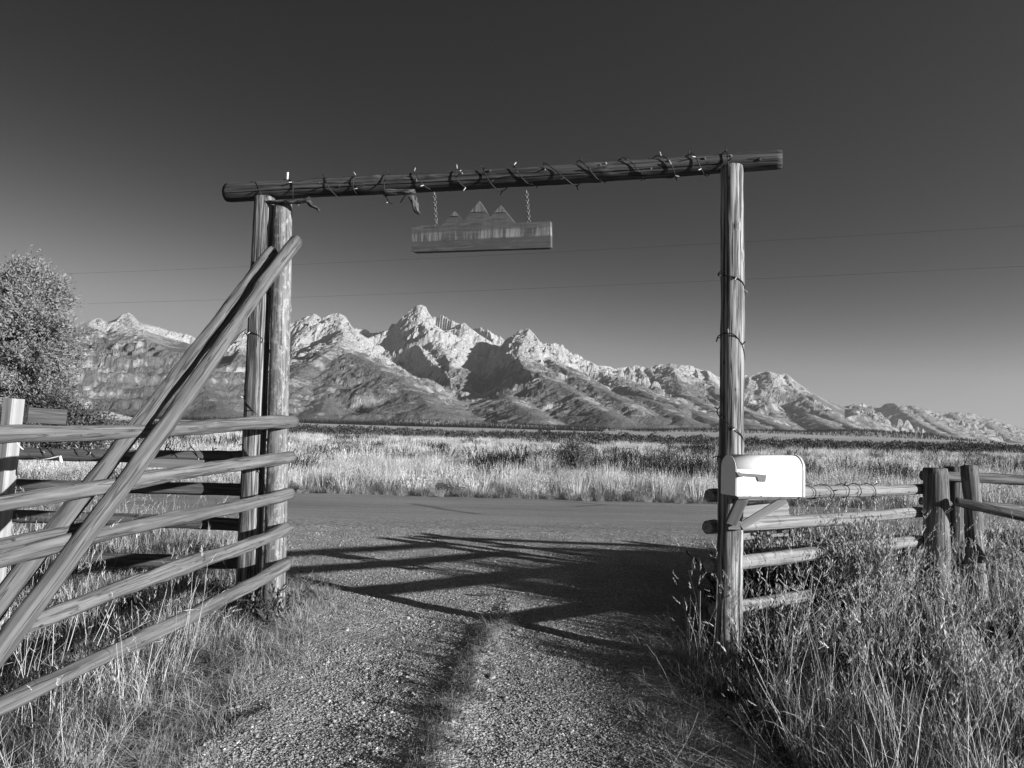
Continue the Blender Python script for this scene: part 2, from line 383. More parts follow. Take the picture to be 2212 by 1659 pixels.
# front wall at the left
sp((-200, 760, 8.6), (0, 735, 8.6), (110, 722, 8.6), (180, 706, 8.8), (240, 712, 8.6), (300, 725, 8.4), (380, 722, 8.3), (430, 728, 8.2), (470, 744, 8), (510, 765, 7.8), (560, 800, 7.4), (590, 838, 6.8))
sp((200, 692, 12), (185, 704, 10), (180, 706, 8.8), (200, 780, 7.4), (235, 840, 6.6), (260, 886, 5.8))
sp((300, 725, 8.4), (330, 790, 7.2), (350, 850, 6.3), (365, 890, 5.6))
sp((430, 728, 8.2), (420, 790, 7.2), (450, 850, 6.3), (470, 890, 5.6))
sp((60, 728, 8.6), (70, 800, 7.2), (90, 880, 5.8))
sp((276, 674, 12), (290, 712, 10.4), (380, 722, 8.3))
# group behind the left posts
sp((583, 678, 12.5), (570, 720, 11.6), (550, 765, 10.6), (540, 800, 9.4))
sp((520, 718, 12.5), (510, 750, 11.4))
sp((679, 677, 12.5), (664, 725, 11.7), (640, 765, 10.8), (600, 800, 9.6))
sp((732, 677, 12.5), (738, 712, 11.7), (742, 732, 10.6), (731, 748, 9), (655, 795, 7.8), (612, 840, 6.8))
sp((731, 748, 9), (725, 800, 7.9), (705, 850, 6.9), (690, 890, 6))
sp((731, 748, 9), (790, 782, 8.2), (850, 812, 7.5), (900, 850, 6.7), (930, 880, 6.1))
sp((746, 684, 12.5), (775, 735, 11.4), (800, 770, 10.2))
# the high peak and its forward ridges
sp((908, 658, 12.5), (915, 698, 12), (940, 736, 11.4), (962, 762, 10.6), (979, 789, 9.2), (1051, 815, 8), (1107, 868, 6.8), (1150, 900, 6))
sp((979, 785, 9.2), (975, 830, 8), (960, 875, 6.7))
sp((850, 709, 12.5), (845, 735, 12.0))
sp((1004, 697, 12.3), (1000, 728, 11.8), (985, 752, 11.2))
sp((1035, 723, 12), (1030, 745, 11.5))
sp((862, 700, 12.3), (886, 712, 11.9), (902, 728, 11.3), (935, 755, 10.4), (975, 778, 9.6), (985, 800, 8.9), w=2)
sp((1113, 728, 11.4), (1100, 742, 10.9), (1084, 762, 10.3), (1092, 782, 9.7), (1112, 800, 9.0), w=2)
sp((1035, 728, 12), (1022, 742, 11.6), (1030, 765, 11), w=1.5)
sp((640, 696, 12.4), (630, 720, 12), (622, 745, 11.5), w=1.5)
sp((722, 684, 12.4), (712, 712, 12), (706, 735, 11.5), w=1.5)
# third peak
sp((1141, 709, 11.4), (1128, 742, 10.7), (1118, 765, 10), (1135, 788, 8.9), (1200, 828, 7.8), (1290, 878, 6.6), (1330, 905, 6))
sp((1118, 765, 10), (1080, 800, 8.8), (1070, 830, 7.9), (1090, 875, 6.8))
sp((1093, 733, 11.5), (1085, 762, 10.9))
sp((1169, 742, 11.3), (1185, 775, 10.2), (1225, 800, 9), (1290, 838, 7.8), (1380, 885, 6.6))
sp((1225, 764, 11.2), (1250, 795, 10), (1320, 830, 8.6), (1410, 868, 7.4), (1480, 905, 6.4))
sp((1290, 790, 11.5), (1330, 822, 10), (1400, 850, 8.6), (1490, 888, 7.4), (1560, 918, 6.5))
for i, u in enumerate(range(1335, 1545, 24)):
    sp((u, 793 + (4 if u > 1500 else 0), 12.5), (u + 8, 822, 11.9), (u + 22, 846 + 5 * (i % 2), 11.1), (u + 45, 868, 10.2), w=.5)
sp((1449, 786, 12.5), (1475, 850, 10.6), (1540, 885, 9), (1620, 918, 7.6))
sp((1547, 812, 13), (1575, 868, 11), (1640, 905, 9.2), (1700, 930, 8))
sp((1620, 813, 14), (1612, 850, 13), (1640, 890, 11), (1680, 920, 9.4))
sp((1660, 802, 14), (1672, 835, 13.2), (1700, 868, 12.2), (1760, 905, 10.6), (1820, 938, 9))
sp((1699, 808, 14), (1720, 848, 13.2), (1760, 882, 12.2), (1830, 918, 10.8), (1900, 945, 9.5))
sp((1772, 858, 14.6), (1790, 890, 13.2), (1850, 925, 11.6))
for (u, v, d) in ((1845, 873, 16.5), (1929, 869, 17), (1965, 874, 17), (2052, 891, 18), (2111, 897, 18.5)):
    sp((u, v, d), (u + 25, v + 22, d - 1.2), (u + 60, v + 46, d - 2.6), (u + 100, v + 66, d - 4.2))
my = np.concatenate([np.linspace(4300, 8600, 130), np.linspace(8625, 15000, 235), np.linspace(15080, 24000, 50)])
mmm = np.linspace(-.80, .80, 1060)
Ym, Mm = np.meshgrid(my, mmm, indexing='ij'); Xm = Mm * Ym
wx = Xm + 42 * fbm(Xm / 420, Ym / 420, 4, 51); wy = Ym + 90 * fbm(Xm / 420, Ym / 420, 4, 57)
Zm = np.full(Xm.shape, -400.0); crest = np.full(Xm.shape, -400.0)
sbase = 0
for pts, w in RID:
    P3 = q(pts)
    for a, b in zip(P3[:-1], P3[1:]):
        ax, ay, az = a; bx, by, bz = b; dx, dy = bx - ax, by - ay; L2 = dx * dx + dy * dy; L = math.sqrt(L2)
        reach = (max(az, bz) + 300) / .55
        y0, y1 = min(ay, by) - reach, max(ay, by) + reach
        r0, r1 = np.searchsorted(my, y0), np.searchsorted(my, y1)
        x0, x1 = min(ax, bx) - reach, max(ax, bx) + reach
        sx_, sy_ = wx[r0:r1], wy[r0:r1]
        t = np.clip(((sx_ - ax) * dx + (sy_ - ay) * dy) / L2, 0, 1)
        d = np.hypot(sx_ - (ax + t * dx), sy_ - (ay + t * dy))
        hz = az + (bz - az) * t
        s = (sbase + t * L)
        fl = 1 + .45 * noise2(s / 170.0 + d / 500.0, d / 420.0 + sbase, 71) + .40 * noise2(s / 60.0 - d / 300., d / 210.0, 72)
        high = sstep(500, 1300, hz)
        if w == 1: drop = d * (.48 + .16 * high) + (60 + 250 * high) * (1 - np.exp(-d * fl / (160 + 120 * high)))
        else:
            rw = 120 + 120 * high
            drop = (np.sqrt(d * d + rw * rw) - rw) * (.37 + .14 * high + .22 * w) + (30 + 60 * high + 90 * w) * (1 - np.exp(-d * fl / 200))
        drop = drop * (1 + (fl - 1) * .55)
        nv = hz - drop; bt = nv > Zm[r0:r1]; Zm[r0:r1] = np.where(bt, nv, Zm[r0:r1]); crest[r0:r1] = np.where(bt, hz, crest[r0:r1])
        sbase += L
Zr0 = Zm.copy()
amp = np.clip(Zm, 0, 1900) / 1900
for pts, dep, wid in (([(828, 738, 12.1), (862, 770, 11.2), (915, 806, 10.2), (985, 838, 9.0), (1020, 880, 7.6)], 290, 300),
                      ([(1048, 748, 11.6), (1036, 785, 10.8), (1050, 825, 9.8), (1085, 862, 8.4)], 250, 270),
                      ([(590, 720, 11.8), (575, 765, 10.8), (560, 810, 9.8)], 250, 260),
                      ([(1270, 800, 10.8), (1310, 840, 9.6), (1370, 880, 8.2)], 200, 220), ([(690, 735, 11.6), (672, 770, 10.6)], 220, 190),
                      ([(1690, 850, 12.8), (1735, 890, 11.6)], 260, 260), ([(1585, 850, 12.6), (1610, 890, 11)], 240, 260)):
    P3 = q(pts); dm = np.full(Xm.shape, 1e9)
    for a, b in zip(P3[:-1], P3[1:]):
        dx, dy = b[0] - a[0], b[1] - a[1]; t = np.clip(((wx - a[0]) * dx + (wy - a[1]) * dy) / (dx * dx + dy * dy), 0, 1)
        dm = np.minimum(dm, np.hypot(wx - a[0] - t * dx, wy - a[1] - t * dy))
    Zm = Zm - dep * np.exp(-(dm / wid) ** 2)
det = .5 * ridged(wx / 420, wy / 420, 5, 90, .55) + .5 * ridged(wx / 170 + .4 * fbm(Xm / 500, Ym / 500, 2, 8), wy / 1100, 4, 93, .5)
below = 1 - np.exp(-np.clip(crest - Zm, 0, None) / 120.0)
Zm = Zm + (14 + 165 * amp) * (1 - .65 * sstep(.40, .5, Mm)) * (det - .2) * sstep(5200, 6600, Ym) * (.12 + .88 * below) + (7 + 56 * amp) * (1 - .6 * sstep(.40, .5, Mm)) * (ridged(Xm / 105, Ym / 150, 4, 95, .6) - .3) * (.4 + .6 * below) + 38 * fbm(Xm / 900, Ym / 900, 3, 99) * below
SP3 = np.array(q(SKY)); o_ = np.argsort(SP3[:, 0] / SP3[:, 1]); SP3 = SP3[o_]; sm = SP3[:, 0] / SP3[:, 1]
esky = np.interp(Mm, sm, (SP3[:, 2]) / SP3[:, 1]); dsky = np.interp(Mm, sm, SP3[:, 1])
lim = esky * Ym - np.clip(dsky - 250 - Ym, 0, None) * .045 + 8 * ridged(Xm / 120, Ym / 120, 3, 33)
Zm = np.where(Ym < dsky + 400, np.minimum(Zm, lim), Zm)
apron = 6 + np.clip(Ym - 4900, 0, None) * .028 * sstep(.42, .2, Mm) + 14 * fbm(Xm / 600, Ym / 600, 4, 44) - 60 * sstep(4900, 4300, Ym)
k = 40.0
Zm = np.maximum(Zm, apron) + k * np.exp(-np.abs(Zm - apron) / k) * .4
north_haze = sstep(.40, .50, Mm)
slope = np.hypot(np.gradient(Zm, axis=0) / np.gradient(Ym, axis=0), np.gradient(Zm, axis=1) / np.gradient(Xm, axis=1))
fo = .62 + np.minimum((760 - Zm) / 600.0, .12) - np.clip(slope - .8, 0, 2) * .35 + .60 * fbm(Xm / 1000, Ym / 900, 4, 61) + .62 * fbm(Xm / 230, Ym / 520, 4, 63)
fo = np.where(Zm < 160, fo + .25, fo)
fo = fo + .20 * (1 - sstep(-.36, -.28, Mm)) * sstep(1300, 1100, Zm) * 1.0; fo = fo * (1 - .85 * north_haze) + .52 * .85 * north_haze; fo = np.clip(fo, -1, 1.05); fo = np.where(Zm < 820, np.maximum(fo, .52 - .3 * sstep(700, 820, Zm)), fo)  # far right range evened to pale brush, distance haze put into its colour
snow = np.clip((Zm - 900) / 900, 0, 1) * (slope < .7) * .5
me = mesh_np('mountains', np.stack([Xm, Ym, Zm], -1).reshape(-1, 3), grid_quads(len(my), len(mmm)), M['mount'], False)
for nm, arr in (('forest', fo), ('snow', snow)):
    at = me.attributes.new(nm, 'FLOAT', 'POINT'); at.data.foreach_set('value', arr.astype(np.float32).ravel())
tag(link('mountains', me), kind='structure')

# ------------------------------------------------------------------ haze
HAZE = 2.2e-5
hz0 = (-26000, -3000, -40); hz1 = (26000, 24500, 2120)
vs = [(x, y, z) for x in (hz0[0], hz1[0]) for y in (hz0[1], hz1[1]) for z in (hz0[2], hz1[2])]
hme = mesh_py('haze', vs, [(0, 1, 3, 2), (4, 6, 7, 5), (0, 4, 5, 1), (2, 3, 7, 6), (0, 2, 6, 4), (1, 5, 7, 3)])
hm = bpy.data.materials.new('pale_air'); hm.use_nodes = True; hm.node_tree.nodes.clear()
pv = hm.node_tree.nodes.new('ShaderNodeVolumePrincipled'); ho = hm.node_tree.nodes.new('ShaderNodeOutputMaterial')
pv.inputs['Color'].default_value = (.9, .9, .9, 1); pv.inputs['Density'].default_value = HAZE; pv.inputs['Anisotropy'].default_value = 0.4
hm.node_tree.links.new(pv.outputs[0], ho.inputs['Volume']); hme.materials.append(hm)
tag(link('haze', hme), kind='stuff')

# ------------------------------------------------------------------ logs
def log_mesh(name, L, r0, r1, mat, nseg=22, nlen=None, bend=.02, rough=.05, cracks=(), knots=0, flat=0.0, seed=0, pw=2.0, endcut=.012, branchy=0):
    g = np.random.default_rng(seed + 100); nlen = nlen or max(8, int(L / .06))
    ang = list(np.linspace(0, 2 * math.pi, nseg, endpoint=False))
    for (a0, z0, z1, dep) in cracks:
        for k_ in (-.055, 0, .055): ang.append((a0 + k_) % (2 * math.pi))
    ang = np.array(sorted(set(np.round(ang, 4)))); n = len(ang)
    zs = np.linspace(0, L, nlen)
    b1, b2 = g.uniform(0, 6.28, 2); amp = bend
    A, Z = np.meshgrid(ang, zs)
    rr = r0 + (r1 - r0) * Z / L
    rad = rr * (1 + rough * fbm(np.cos(A) * 1.2 + 5 + seed, Z * 3.1 + np.sin(A) * 1.2, 3, seed) * 1.6 + rough * .5 * noise2(Z * 1.3 + seed, Z * 0 + .5, seed + 3))
    if flat: # superellipse: squared-off log
        pe = 2 + flat * 4
        rad = rad / (np.abs(np.cos(A)) ** pe + np.abs(np.sin(A)) ** pe) ** (1 / pe)
    for (a0, z0, z1, dep) in cracks:
        wob = .10 * noise2(Z * .8 + a0 * 3, Z * 0, seed + 9) * 0
        dA = np.abs((A - a0 + math.pi) % (2 * math.pi) - math.pi)
        m_ = (dA < .03) & (Z >= z0 * L) & (Z <= z1 * L)
        rad = np.where(m_, rad * (1 - dep * (.7 + .6 * np.abs(noise2(Z * 3, Z * 0 + 3, seed + 7)))), rad)
    for _ in range(knots):
        ka, kz, kr = g.uniform(0, 6.28), g.uniform(.05, .95) * L, g.uniform(.022, .035)
        dA = ((A - ka + math.pi) % (2 * math.pi) - math.pi) * rr
        rad = rad + .11 * r0 * np.exp(-(dA ** 2 + (Z - kz) ** 2) / kr ** 2)
    env = np.sin(math.pi * Z / L)
    cx = amp * env * math.cos(b1) + amp * .4 * np.sin(2 * math.pi * Z / L * 1.5 + b2)
    cy = amp * env * math.sin(b1) + amp * .4 * np.cos(2 * math.pi * Z / L * 1.2 + b2)
    cx = cx - cx[0, 0] * (1 - Z / L); cy = cy - cy[0, 0] * (1 - Z / L)
    X = cx + rad * np.cos(A); Y = cy + rad * np.sin(A)
    V = np.stack([X, Y, Z], -1)
    def ring(idx, s, dz):
        c = np.array([cx[idx, 0], cy[idx, 0], 0]); v = V[idx].copy(); v = c + (v - c) * np.array([s, s, 1]); v[:, 2] = V[idx][:, 2] + dz; return v
    rings = [ring(0, .80, 0)[None], ring(0, .95, endcut * .3)[None], V[1:-1] if nlen > 2 else V, ring(-1, .95, -endcut * .3)[None], ring(-1, .80, 0)[None]]
    V = np.concatenate(rings, 0); nrg = V.shape[0]; V = V.reshape(-1, 3)
    Fc = []
    for i in range(nrg - 1):
        for j in range(n):
            Fc.append((i * n + j, i * n + (j + 1) % n, (i + 1) * n + (j + 1) % n, (i + 1) * n + j))
    Fc.append(tuple(range(n - 1, -1, -1))); Fc.append(tuple((nrg - 1) * n + j for j in range(n)))
    me = mesh_py(name, V, Fc, mat, True)
    me.polygons[-1].use_smooth = False; me.polygons[-2].use_smooth = False
    return me
SEED = [0]
def log(name, p0, p1, r0, r1, mat, parent=None, spin=0.0, **kw):
    SEED[0] += 1; p0 = Vector(p0); p1 = Vector(p1); d = p1 - p0
    me = log_mesh(name, d.length, r0, r1, mat, seed=SEED[0], **kw)
    o = link(name, me, parent, p0)
    o.rotation_mode = 'QUATERNION'; o.rotation_quaternion = d.to_track_quat('Z', 'Y') @ Quaternion((0, 0, 1), spin)
    return o
def crk(n, lo=0, hi=6.28, dep=.22):
    return [(rnd.uniform(lo, hi), rnd.uniform(0, .25), rnd.uniform(.7, 1), rnd.uniform(dep * .6, dep)) for _ in range(n)]
def tube(pts, r, n=6):
    V = []; Fc = []
    pts = [Vector(p) for p in pts]
    for i, p in enumerate(pts):
        a = pts[max(0, i - 1)]; b = pts[min(len(pts) - 1, i + 1)]; d = (b - a).normalized() if (b - a).length > 1e-9 else Vector((0, 0, 1))
        s = d.orthogonal().normalized() if i == 0 else (pv_ - d * pv_.dot(d)).normalized()
        pv_ = s; t = d.cross(s)
        rr = r[i] if isinstance(r, (list, tuple)) else r
        for k_ in range(n):
            A = 2 * math.pi * k_ / n; V.append(p + s * math.cos(A) * rr + t * math.sin(A) * rr)
    for i in range(len(pts) - 1):
        for k_ in range(n): Fc.append((i * n + k_, i * n + (k_ + 1) % n, (i + 1) * n + (k_ + 1) % n, (i + 1) * n + k_))
    Fc.append(tuple(range(n - 1, -1, -1))); Fc.append(tuple((len(pts) - 1) * n + k_ for k_ in range(n)))
    return V, Fc
def join(parts):
    V, Fc = [], []
    for v, f in parts:
        o = len(V); V += list(v); Fc += [tuple(i + o for i in ff) for ff in f]
    return V, Fc
def box(c, sx, sy, sz, rot=None):
    V = []
    for x in (-1, 1):
        for y in (-1, 1):
            for z in (-1, 1):
                v = Vector((x * sx / 2, y * sy / 2, z * sz / 2)); v = rot @ v if rot else v; V.append(v + Vector(c))
    return V, [(0, 1, 3, 2), (4, 6, 7, 5), (0, 4, 5, 1), (2, 3, 7, 6), (0, 2, 6, 4), (1, 5, 7, 3)]
def board(name, p0, p1, w, t, mat, parent=None, nrm=(0, -1, 0), bev=.004, rotz=None):
    """sawn board from p0 to p1, width w across, thickness t along nrm; local z runs along the board"""
    p0, p1 = Vector(p0), Vector(p1); d = (p1 - p0); L = d.length; z = d.normalized(); n = Vector(nrm); n = (n - z * n.dot(z)).normalized(); x = n.cross(z)
    V = []; Fc = []
    prof = []
    for (sx, sy) in ((-1, -1), (1, -1), (1, 1), (-1, 1)):
        cxx, cyy = sx * w / 2, sy * t / 2
        if sx * sy > 0: prof += [(cxx, cyy - sy * bev), (cxx - sx * bev, cyy)] if (sx, sy) != (0, 0) else []
        else: prof += [(cxx - sx * bev, cyy), (cxx, cyy - sy * bev)]
    n_ = len(prof); N = 10
    SEED[0] += 1; g = np.random.default_rng(SEED[0]); bw = g.uniform(-.003, .003)
    for i in range(N):
        zz = L * i / (N - 1); off = bw * math.sin(math.pi * i / (N - 1))
        for (a, b) in prof: V.append((a, b + off, zz))
    for i in range(N - 1):
        for k_ in range(n_): Fc.append((i * n_ + k_, i * n_ + (k_ + 1) % n_, (i + 1) * n_ + (k_ + 1) % n_, (i + 1) * n_ + k_))
    Fc.append(tuple(range(n_ - 1, -1, -1))); Fc.append(tuple((N - 1) * n_ + k_ for k_ in range(n_)))
    o = link(name, mesh_py(name, V, Fc, mat), parent, p0)
    o.rotation_mode = 'QUATERNION'; o.rotation_quaternion = Matrix((x, n, z)).transposed().to_quaternion()
    return o

# ------------------------------------------------------------------ gateway
GA = Vector((-1.98, 6.5, 0)); GB = Vector((1.53, 5.42, 0)); gd = (GB - GA).normalized(); gn = Vector((gd.y, -gd.x, 0))   # gn faces the camera
def PG(u, v, off=0.0): return PP(u, v, GA + gn * off, gn)
gate = empty('log_gateway', (-.2, 5.95, 0), 'tall log ranch gateway of three upright posts carrying one long crossbeam', 'gateway')
def post_to_ground(u1, v1, u0, v0, off=0.0):
    a, b = PG(u1, v1, off), PG(u0, v0, off); d = b - a; t = (-.25 - a.z) / d.z
    return a + d * t, a
def camface(p):   # spin so that angle 0 of a vertical log faces the camera
    return 0
b0, t0 = post_to_ground(573, 426, 537, 1280)
log('post', b0, t0, .092, .080, M['post'], gate, flat=.25, bend=.012, rough=.04, cracks=[(4.9, 0, 1, .25), (4.35, .05, .9, .2), (5.3, .3, .95, .15)], knots=5, nlen=90, nseg=30)['label'] = 'cracked squared post, left one of the pair'
b0, t0 = post_to_ground(612, 437, 590, 1300, .0)
log('post', b0, t0, .086, .070, M['post2'], gate, flat=.2, bend=.010, rough=.04, cracks=[(4.05, .0, 1, .28), (3.8, .1, .8, .15)], knots=6, nlen=90, nseg=30)['label'] = 'smoother pale post, right one of the pair'
b0, t0 = post_to_ground(1582, 358, 1575, 1300, .0)
RPB, RPT = b0, t0
log('post', b0, t0, .090, .079, M['post'], gate, bend=.008, rough=.05, cracks=[(5.15, .0, 1, .30), (4.5, .1, .95, .2), (4.75, .3, .9, .12), (5.6, .4, 1, .15)], knots=6, nlen=100, nseg=34)['label'] = 'single post at the right with the mailbox'
BL, BR = PG(491, 417, -.075), PG(1690, 345, -.075)
beam = log('crossbeam', BL, BR, .084, .068, M['beam'], gate, bend=.012, rough=.05, cracks=[(2.2, .0, .75, .2), (2.6, .1, .6, .15), (3.5, 0, .9, .2), (4.3, .1, .9, .2), (4.8, .2, 1, .15), (5.3, .0, 1, .2), (1.5, 0, 1, .2)], knots=26, nlen=120, nseg=30)
bax = (BR - BL).normalized(); bup = Vector((0, 0, 1)); bup = (bup - bax * bup.dot(bax)).normalized(); bfr = bax.cross(bup)
if bfr.dot(gn) < 0: bfr = -bfr
def beam_t(u): # parameter along the beam for a picture column
    p = PG(u, 400, -.075); return (p - BL).dot(bax)
def bpt(s, a, r): return BL + bax * s + bup * math.cos(a) * r + bfr * math.sin(a) * r

def bulb_geo(p, d, s=1.0):
    d = Vector(d).normalized(); x = d.orthogonal().normalized(); y = d.cross(x)
    V = []; Fc = []; n = 6
    prof = [(0, .004), (.010, .0045), (.013, .0035), (.022, .0050), (.034, .0018)]
    for (h, r) in prof:
        for k_ in range(n):
            A = 2 * math.pi * k_ / n; V.append(Vector(p) + (d * h + x * math.cos(A) * r + y * math.sin(A) * r) * s)
    for i in range(len(prof) - 1):
        for k_ in range(n): Fc.append((i * n + k_, i * n + (k_ + 1) % n, (i + 1) * n + (k_ + 1) % n, (i + 1) * n + k_))
    Fc.append(tuple(range(n - 1, -1, -1))); Fc.append(tuple((len(prof) - 1) * n + k_ for k_ in range(n)))
    return V, Fc
def string_light(label, axis_fn, turns, step, r, group='strings of small lights', wr=.0040, bs=1.1, sags=None, nb=14):
    """axis_fn(s, a, r) -> point; turns: list of s positions of the turns"""
    pts = []; N = 22
    for i in range(len(turns) - 1):
        for k_ in range(N):
            f = k_ / N; a = 2 * math.pi * f
            ff = f + (.13 + .10 * math.sin(i * 2.3)) * math.sin(a + i * .5) - (.13 + .10 * math.sin(i * 2.3)) * math.sin(i * .5)
            s = turns[i] + (turns[i + 1] - turns[i]) * ff
            rr = r + .002 + .004 * abs(math.sin(2.5 * a + i * 1.7))
            sg = (sags or {}).get(i, 0)
            rr += sg * max(0, -math.cos(a)) ** 1.5
            pts.append(axis_fn(s, a, rr))
    pts = [Vector(p) for p in pts]
    e_ = empty('string_light', pts[0], label, 'string light', group)
    V, Fc = tube(pts, wr, 5); V = [v - pts[0] for v in V]
    link('cable', mesh_py('cable', V, Fc, M['wire'], True), e_, pts[0])
    stp = max(1, len(pts) // nb)
    for i in range(stp // 2, len(pts), stp):
        p = pts[i]; a = 2 * math.pi * (i % N) / N
        c = axis_fn(0, a, 1.0) - axis_fn(0, a, 0); out = Vector(c).normalized()
        d = out * rnd.uniform(.5, 1) + Vector((rnd.uniform(-1, 1), rnd.uniform(-.5, .5), rnd.uniform(-.7, .8)))
        V, Fc = bulb_geo((0, 0, 0), d, bs); link('bulb', mesh_py('bulb', V, Fc, M['bulb'] if rnd.random() < .4 else M['wire'], True), e_, p)
    return e_
tu = [545, 617, 702, 768, 838, 893, 992, 1042, 1107, 1172, 1245, 1337, 1413, 1487, 1562, 1600]
string_light('string of small lights wound around the crossbeam of the gateway', bpt, [beam_t(u) for u in tu], 0, .078, sags={4: .10, 0: .03, 1: .05, 9: .02, 7: .03}, nb=80)
pax = (RPT - RPB).normalized(); pxx = pax.orthogonal().normalized(); pyy = pax.cross(pxx)
def rppt(s, a, r): return RPB + pax * s + pxx * math.cos(a) * r + pyy * math.sin(a) * r
string_light('string of small lights spiralling down the single post above the mailbox', rppt, [3.2, 2.75, 2.15, 1.72, 1.5], 0, .088, nb=18)
L1B, L1T = post_to_ground(573, 426, 537, 1280)
lax = (L1T - L1B).normalized(); lxx = lax.orthogonal().normalized(); lyy = lax.cross(lxx)
def l1pt(s, a, r): return L1B + lax * s + lxx * math.cos(a) * r + lyy * math.sin(a) * r
string_light('string of small lights spiralling down the left post of the pair', l1pt, [3.3, 2.75, 2.3, 1.7, 1.2], 0, .100, nb=18)

def stub(par, base, d, r_, h_, mat):
    d = Vector(d).normalized()
    V, Fc = tube([Vector((0, 0, 0)) - d * .012, d * h_ * .6, d * h_], [r_ * 1.35, r_ * 1.05, r_ * .8], 9)
    link('branch_stub', mesh_py('branch_stub', V, Fc, mat), par, base)
for (u, a_) in ((905, 1.75), (1003, 1.2), (1062, 1.1), (1088, 2.1), (1180, 1.35), (1262, 1.9), (1298, 1.3), (1408, 2.0), (1448, 1.3), (1522, 1.25), (1578, 1.1), (1640, 1.7), (1310, 1.05), (742, 1.9), (700, 1.3)):
    s_ = beam_t(u); c_ = bpt(s_, a_, .070); stub(gate, c_, bpt(s_, a_, 1) - bpt(s_, a_, 0), rnd.uniform(.005, .010), rnd.uniform(.003, .010), M['pale'] if rnd.random() < .6 else M['beam'])
# branch pieces and pipe on the beam
def stick(name, u0, v0, u1, v1, off, r0, r1, label, cat, mat='bark', group=None):
    a, b = PG(u0, v0, off), PG(u1, v1, off)
    o = log(name, a, b, r0, r1, M[mat], None, bend=.015, rough=.9, knots=8, nseg=16, nlen=34)
    return tag(o, label, cat, group)
stick('driftwood_branch', 572, 435, 668, 431, .06, .012, .026, 'rough weathered branch lashed under the left end of the crossbeam', 'branch')
stick('driftwood_branch', 662, 430, 690, 456, .05, .014, .010, 'short forked branch end poking down left of the hanging sign', 'branch')
stick('driftwood_branch', 828, 416, 896, 412, .03, .020, .014, 'rough bark strip tied under the crossbeam left of the sign', 'branch')
stick('driftwood_branch', 888, 424, 907, 463, .04, .020, .009, 'splintered wood piece dangling just left of the sign chain', 'branch')
a = PG(620, 392, -.07); V, Fc = join([tube([(0, 0, -.01), (0, 0, .052)], .011, 10), tube([(0, 0, .052), (0, 0, .078)], .014, 10)])
tag(link('pipe_stub', mesh_py('pipe_stub', V, Fc, M['pipe'], False), None, a), 'small upright metal pipe stub on top of the crossbeam', 'pipe')

# hanging sign
SG = -.05
SP = [(892, 488.5), (956, 488.5), (984, 458), (1003.7, 478), (1037.5, 435.5), (1060.7, 470), (1083.8, 445), (1114.4, 483), (1191, 479.6), (1191.8, 535.4), (1188, 537), (897, 546.5), (892, 544)]
sc = PG(1042, 515, SG)
sign = empty('hanging_sign', sc, 'dark wooden sign cut with three mountain peaks hanging from the crossbeam', 'sign')
loc = [((PG(u, v, SG) - sc).dot(gd), (PG(u, v, SG) - sc).z) for u, v in SP]
n = len(loc); th = .022
V = [(x, -th, z) for x, z in loc] + [(x, th, z) for x, z in loc]
V += [(x * .997, -th - .004, z * .985 + .001) for x, z in loc]
import mathutils
tri = mathutils.geometry.tessellate_polygon([[Vector((x, z, 0)) for x, z in loc]])
Fc = [tuple(2 * n + i for i in t_) for t_ in tri] + [tuple(n + i for i in t_) for t_ in tri]
Fc += [(i, (i + 1) % n, n + (i + 1) % n, n + i) for i in range(n)] + [(i, (i + 1) % n, 2 * n + (i + 1) % n, 2 * n + i) for i in range(n)]
me = mesh_py('board', V, Fc, M['sign'])
import bmesh
bm = bmesh.new(); bm.from_mesh(me); bmesh.ops.recalc_face_normals(bm, faces=bm.faces); bm.to_mesh(me); bm.free()
gang = math.atan2(gd.y, gd.x)
bo = link('board', me, sign, sc); bo.rotation_euler = (0, 0, gang)
# separate snow caps and lower board proud of the face
for cap in ([(974, 469.3), (984, 459), (994, 468.8)], [(1017, 461), (1037.5, 437), (1053, 460)], [(1068.5, 462), (1083.8, 446.5), (1095, 461)]):
    pl = [((PG(u, v, SG) - sc).dot(gd), (PG(u, v, SG) - sc).z) for u, v in cap]
    c_ = (sum(p[0] for p in pl) / 3, sum(p[1] for p in pl) / 3)
    pl = [(c_[0] + (x - c_[0]) * .93, c_[1] + (z - c_[1]) * .93) for x, z in pl]
    V = [(x, -th - .004, z) for x, z in pl] + [(x, -th - .010, z) for x, z in pl]
    Fc = [(0, 2, 1), (3, 4, 5), (0, 1, 4, 3), (1, 2, 5, 4), (2, 0, 3, 5)]
    o = link('peak_cap', mesh_py('peak_cap', V, Fc, M['capw']), sign, sc); o.rotation_euler = (0, 0, gang)
def chain(u0, v0, u1, v1):
    a, b = PG(u0, v0, SG), PG(u1, v1, SG); d = b - a; N = 12; parts = []
    for i in range(N):
        c = a + d * ((i + .5) / N) - a; z = d.normalized(); x = (gd if i % 2 else gn); x = (x - z * x.dot(z)).normalized()
        hl = d.length / N * .72; w = .011; pts = []
        for k_ in range(13):
            A = 2 * math.pi * k_ / 12; pts.append(c + z * math.sin(A) * hl + x * math.cos(A) * w)
        parts.append(tube(pts, .0042, 5))
    V, Fc = join(parts); link('chain', mesh_py('chain', V, Fc, M['chain'], True), sign, a)
chain(938, 416, 943, 489); chain(1137, 412, 1143, 482)

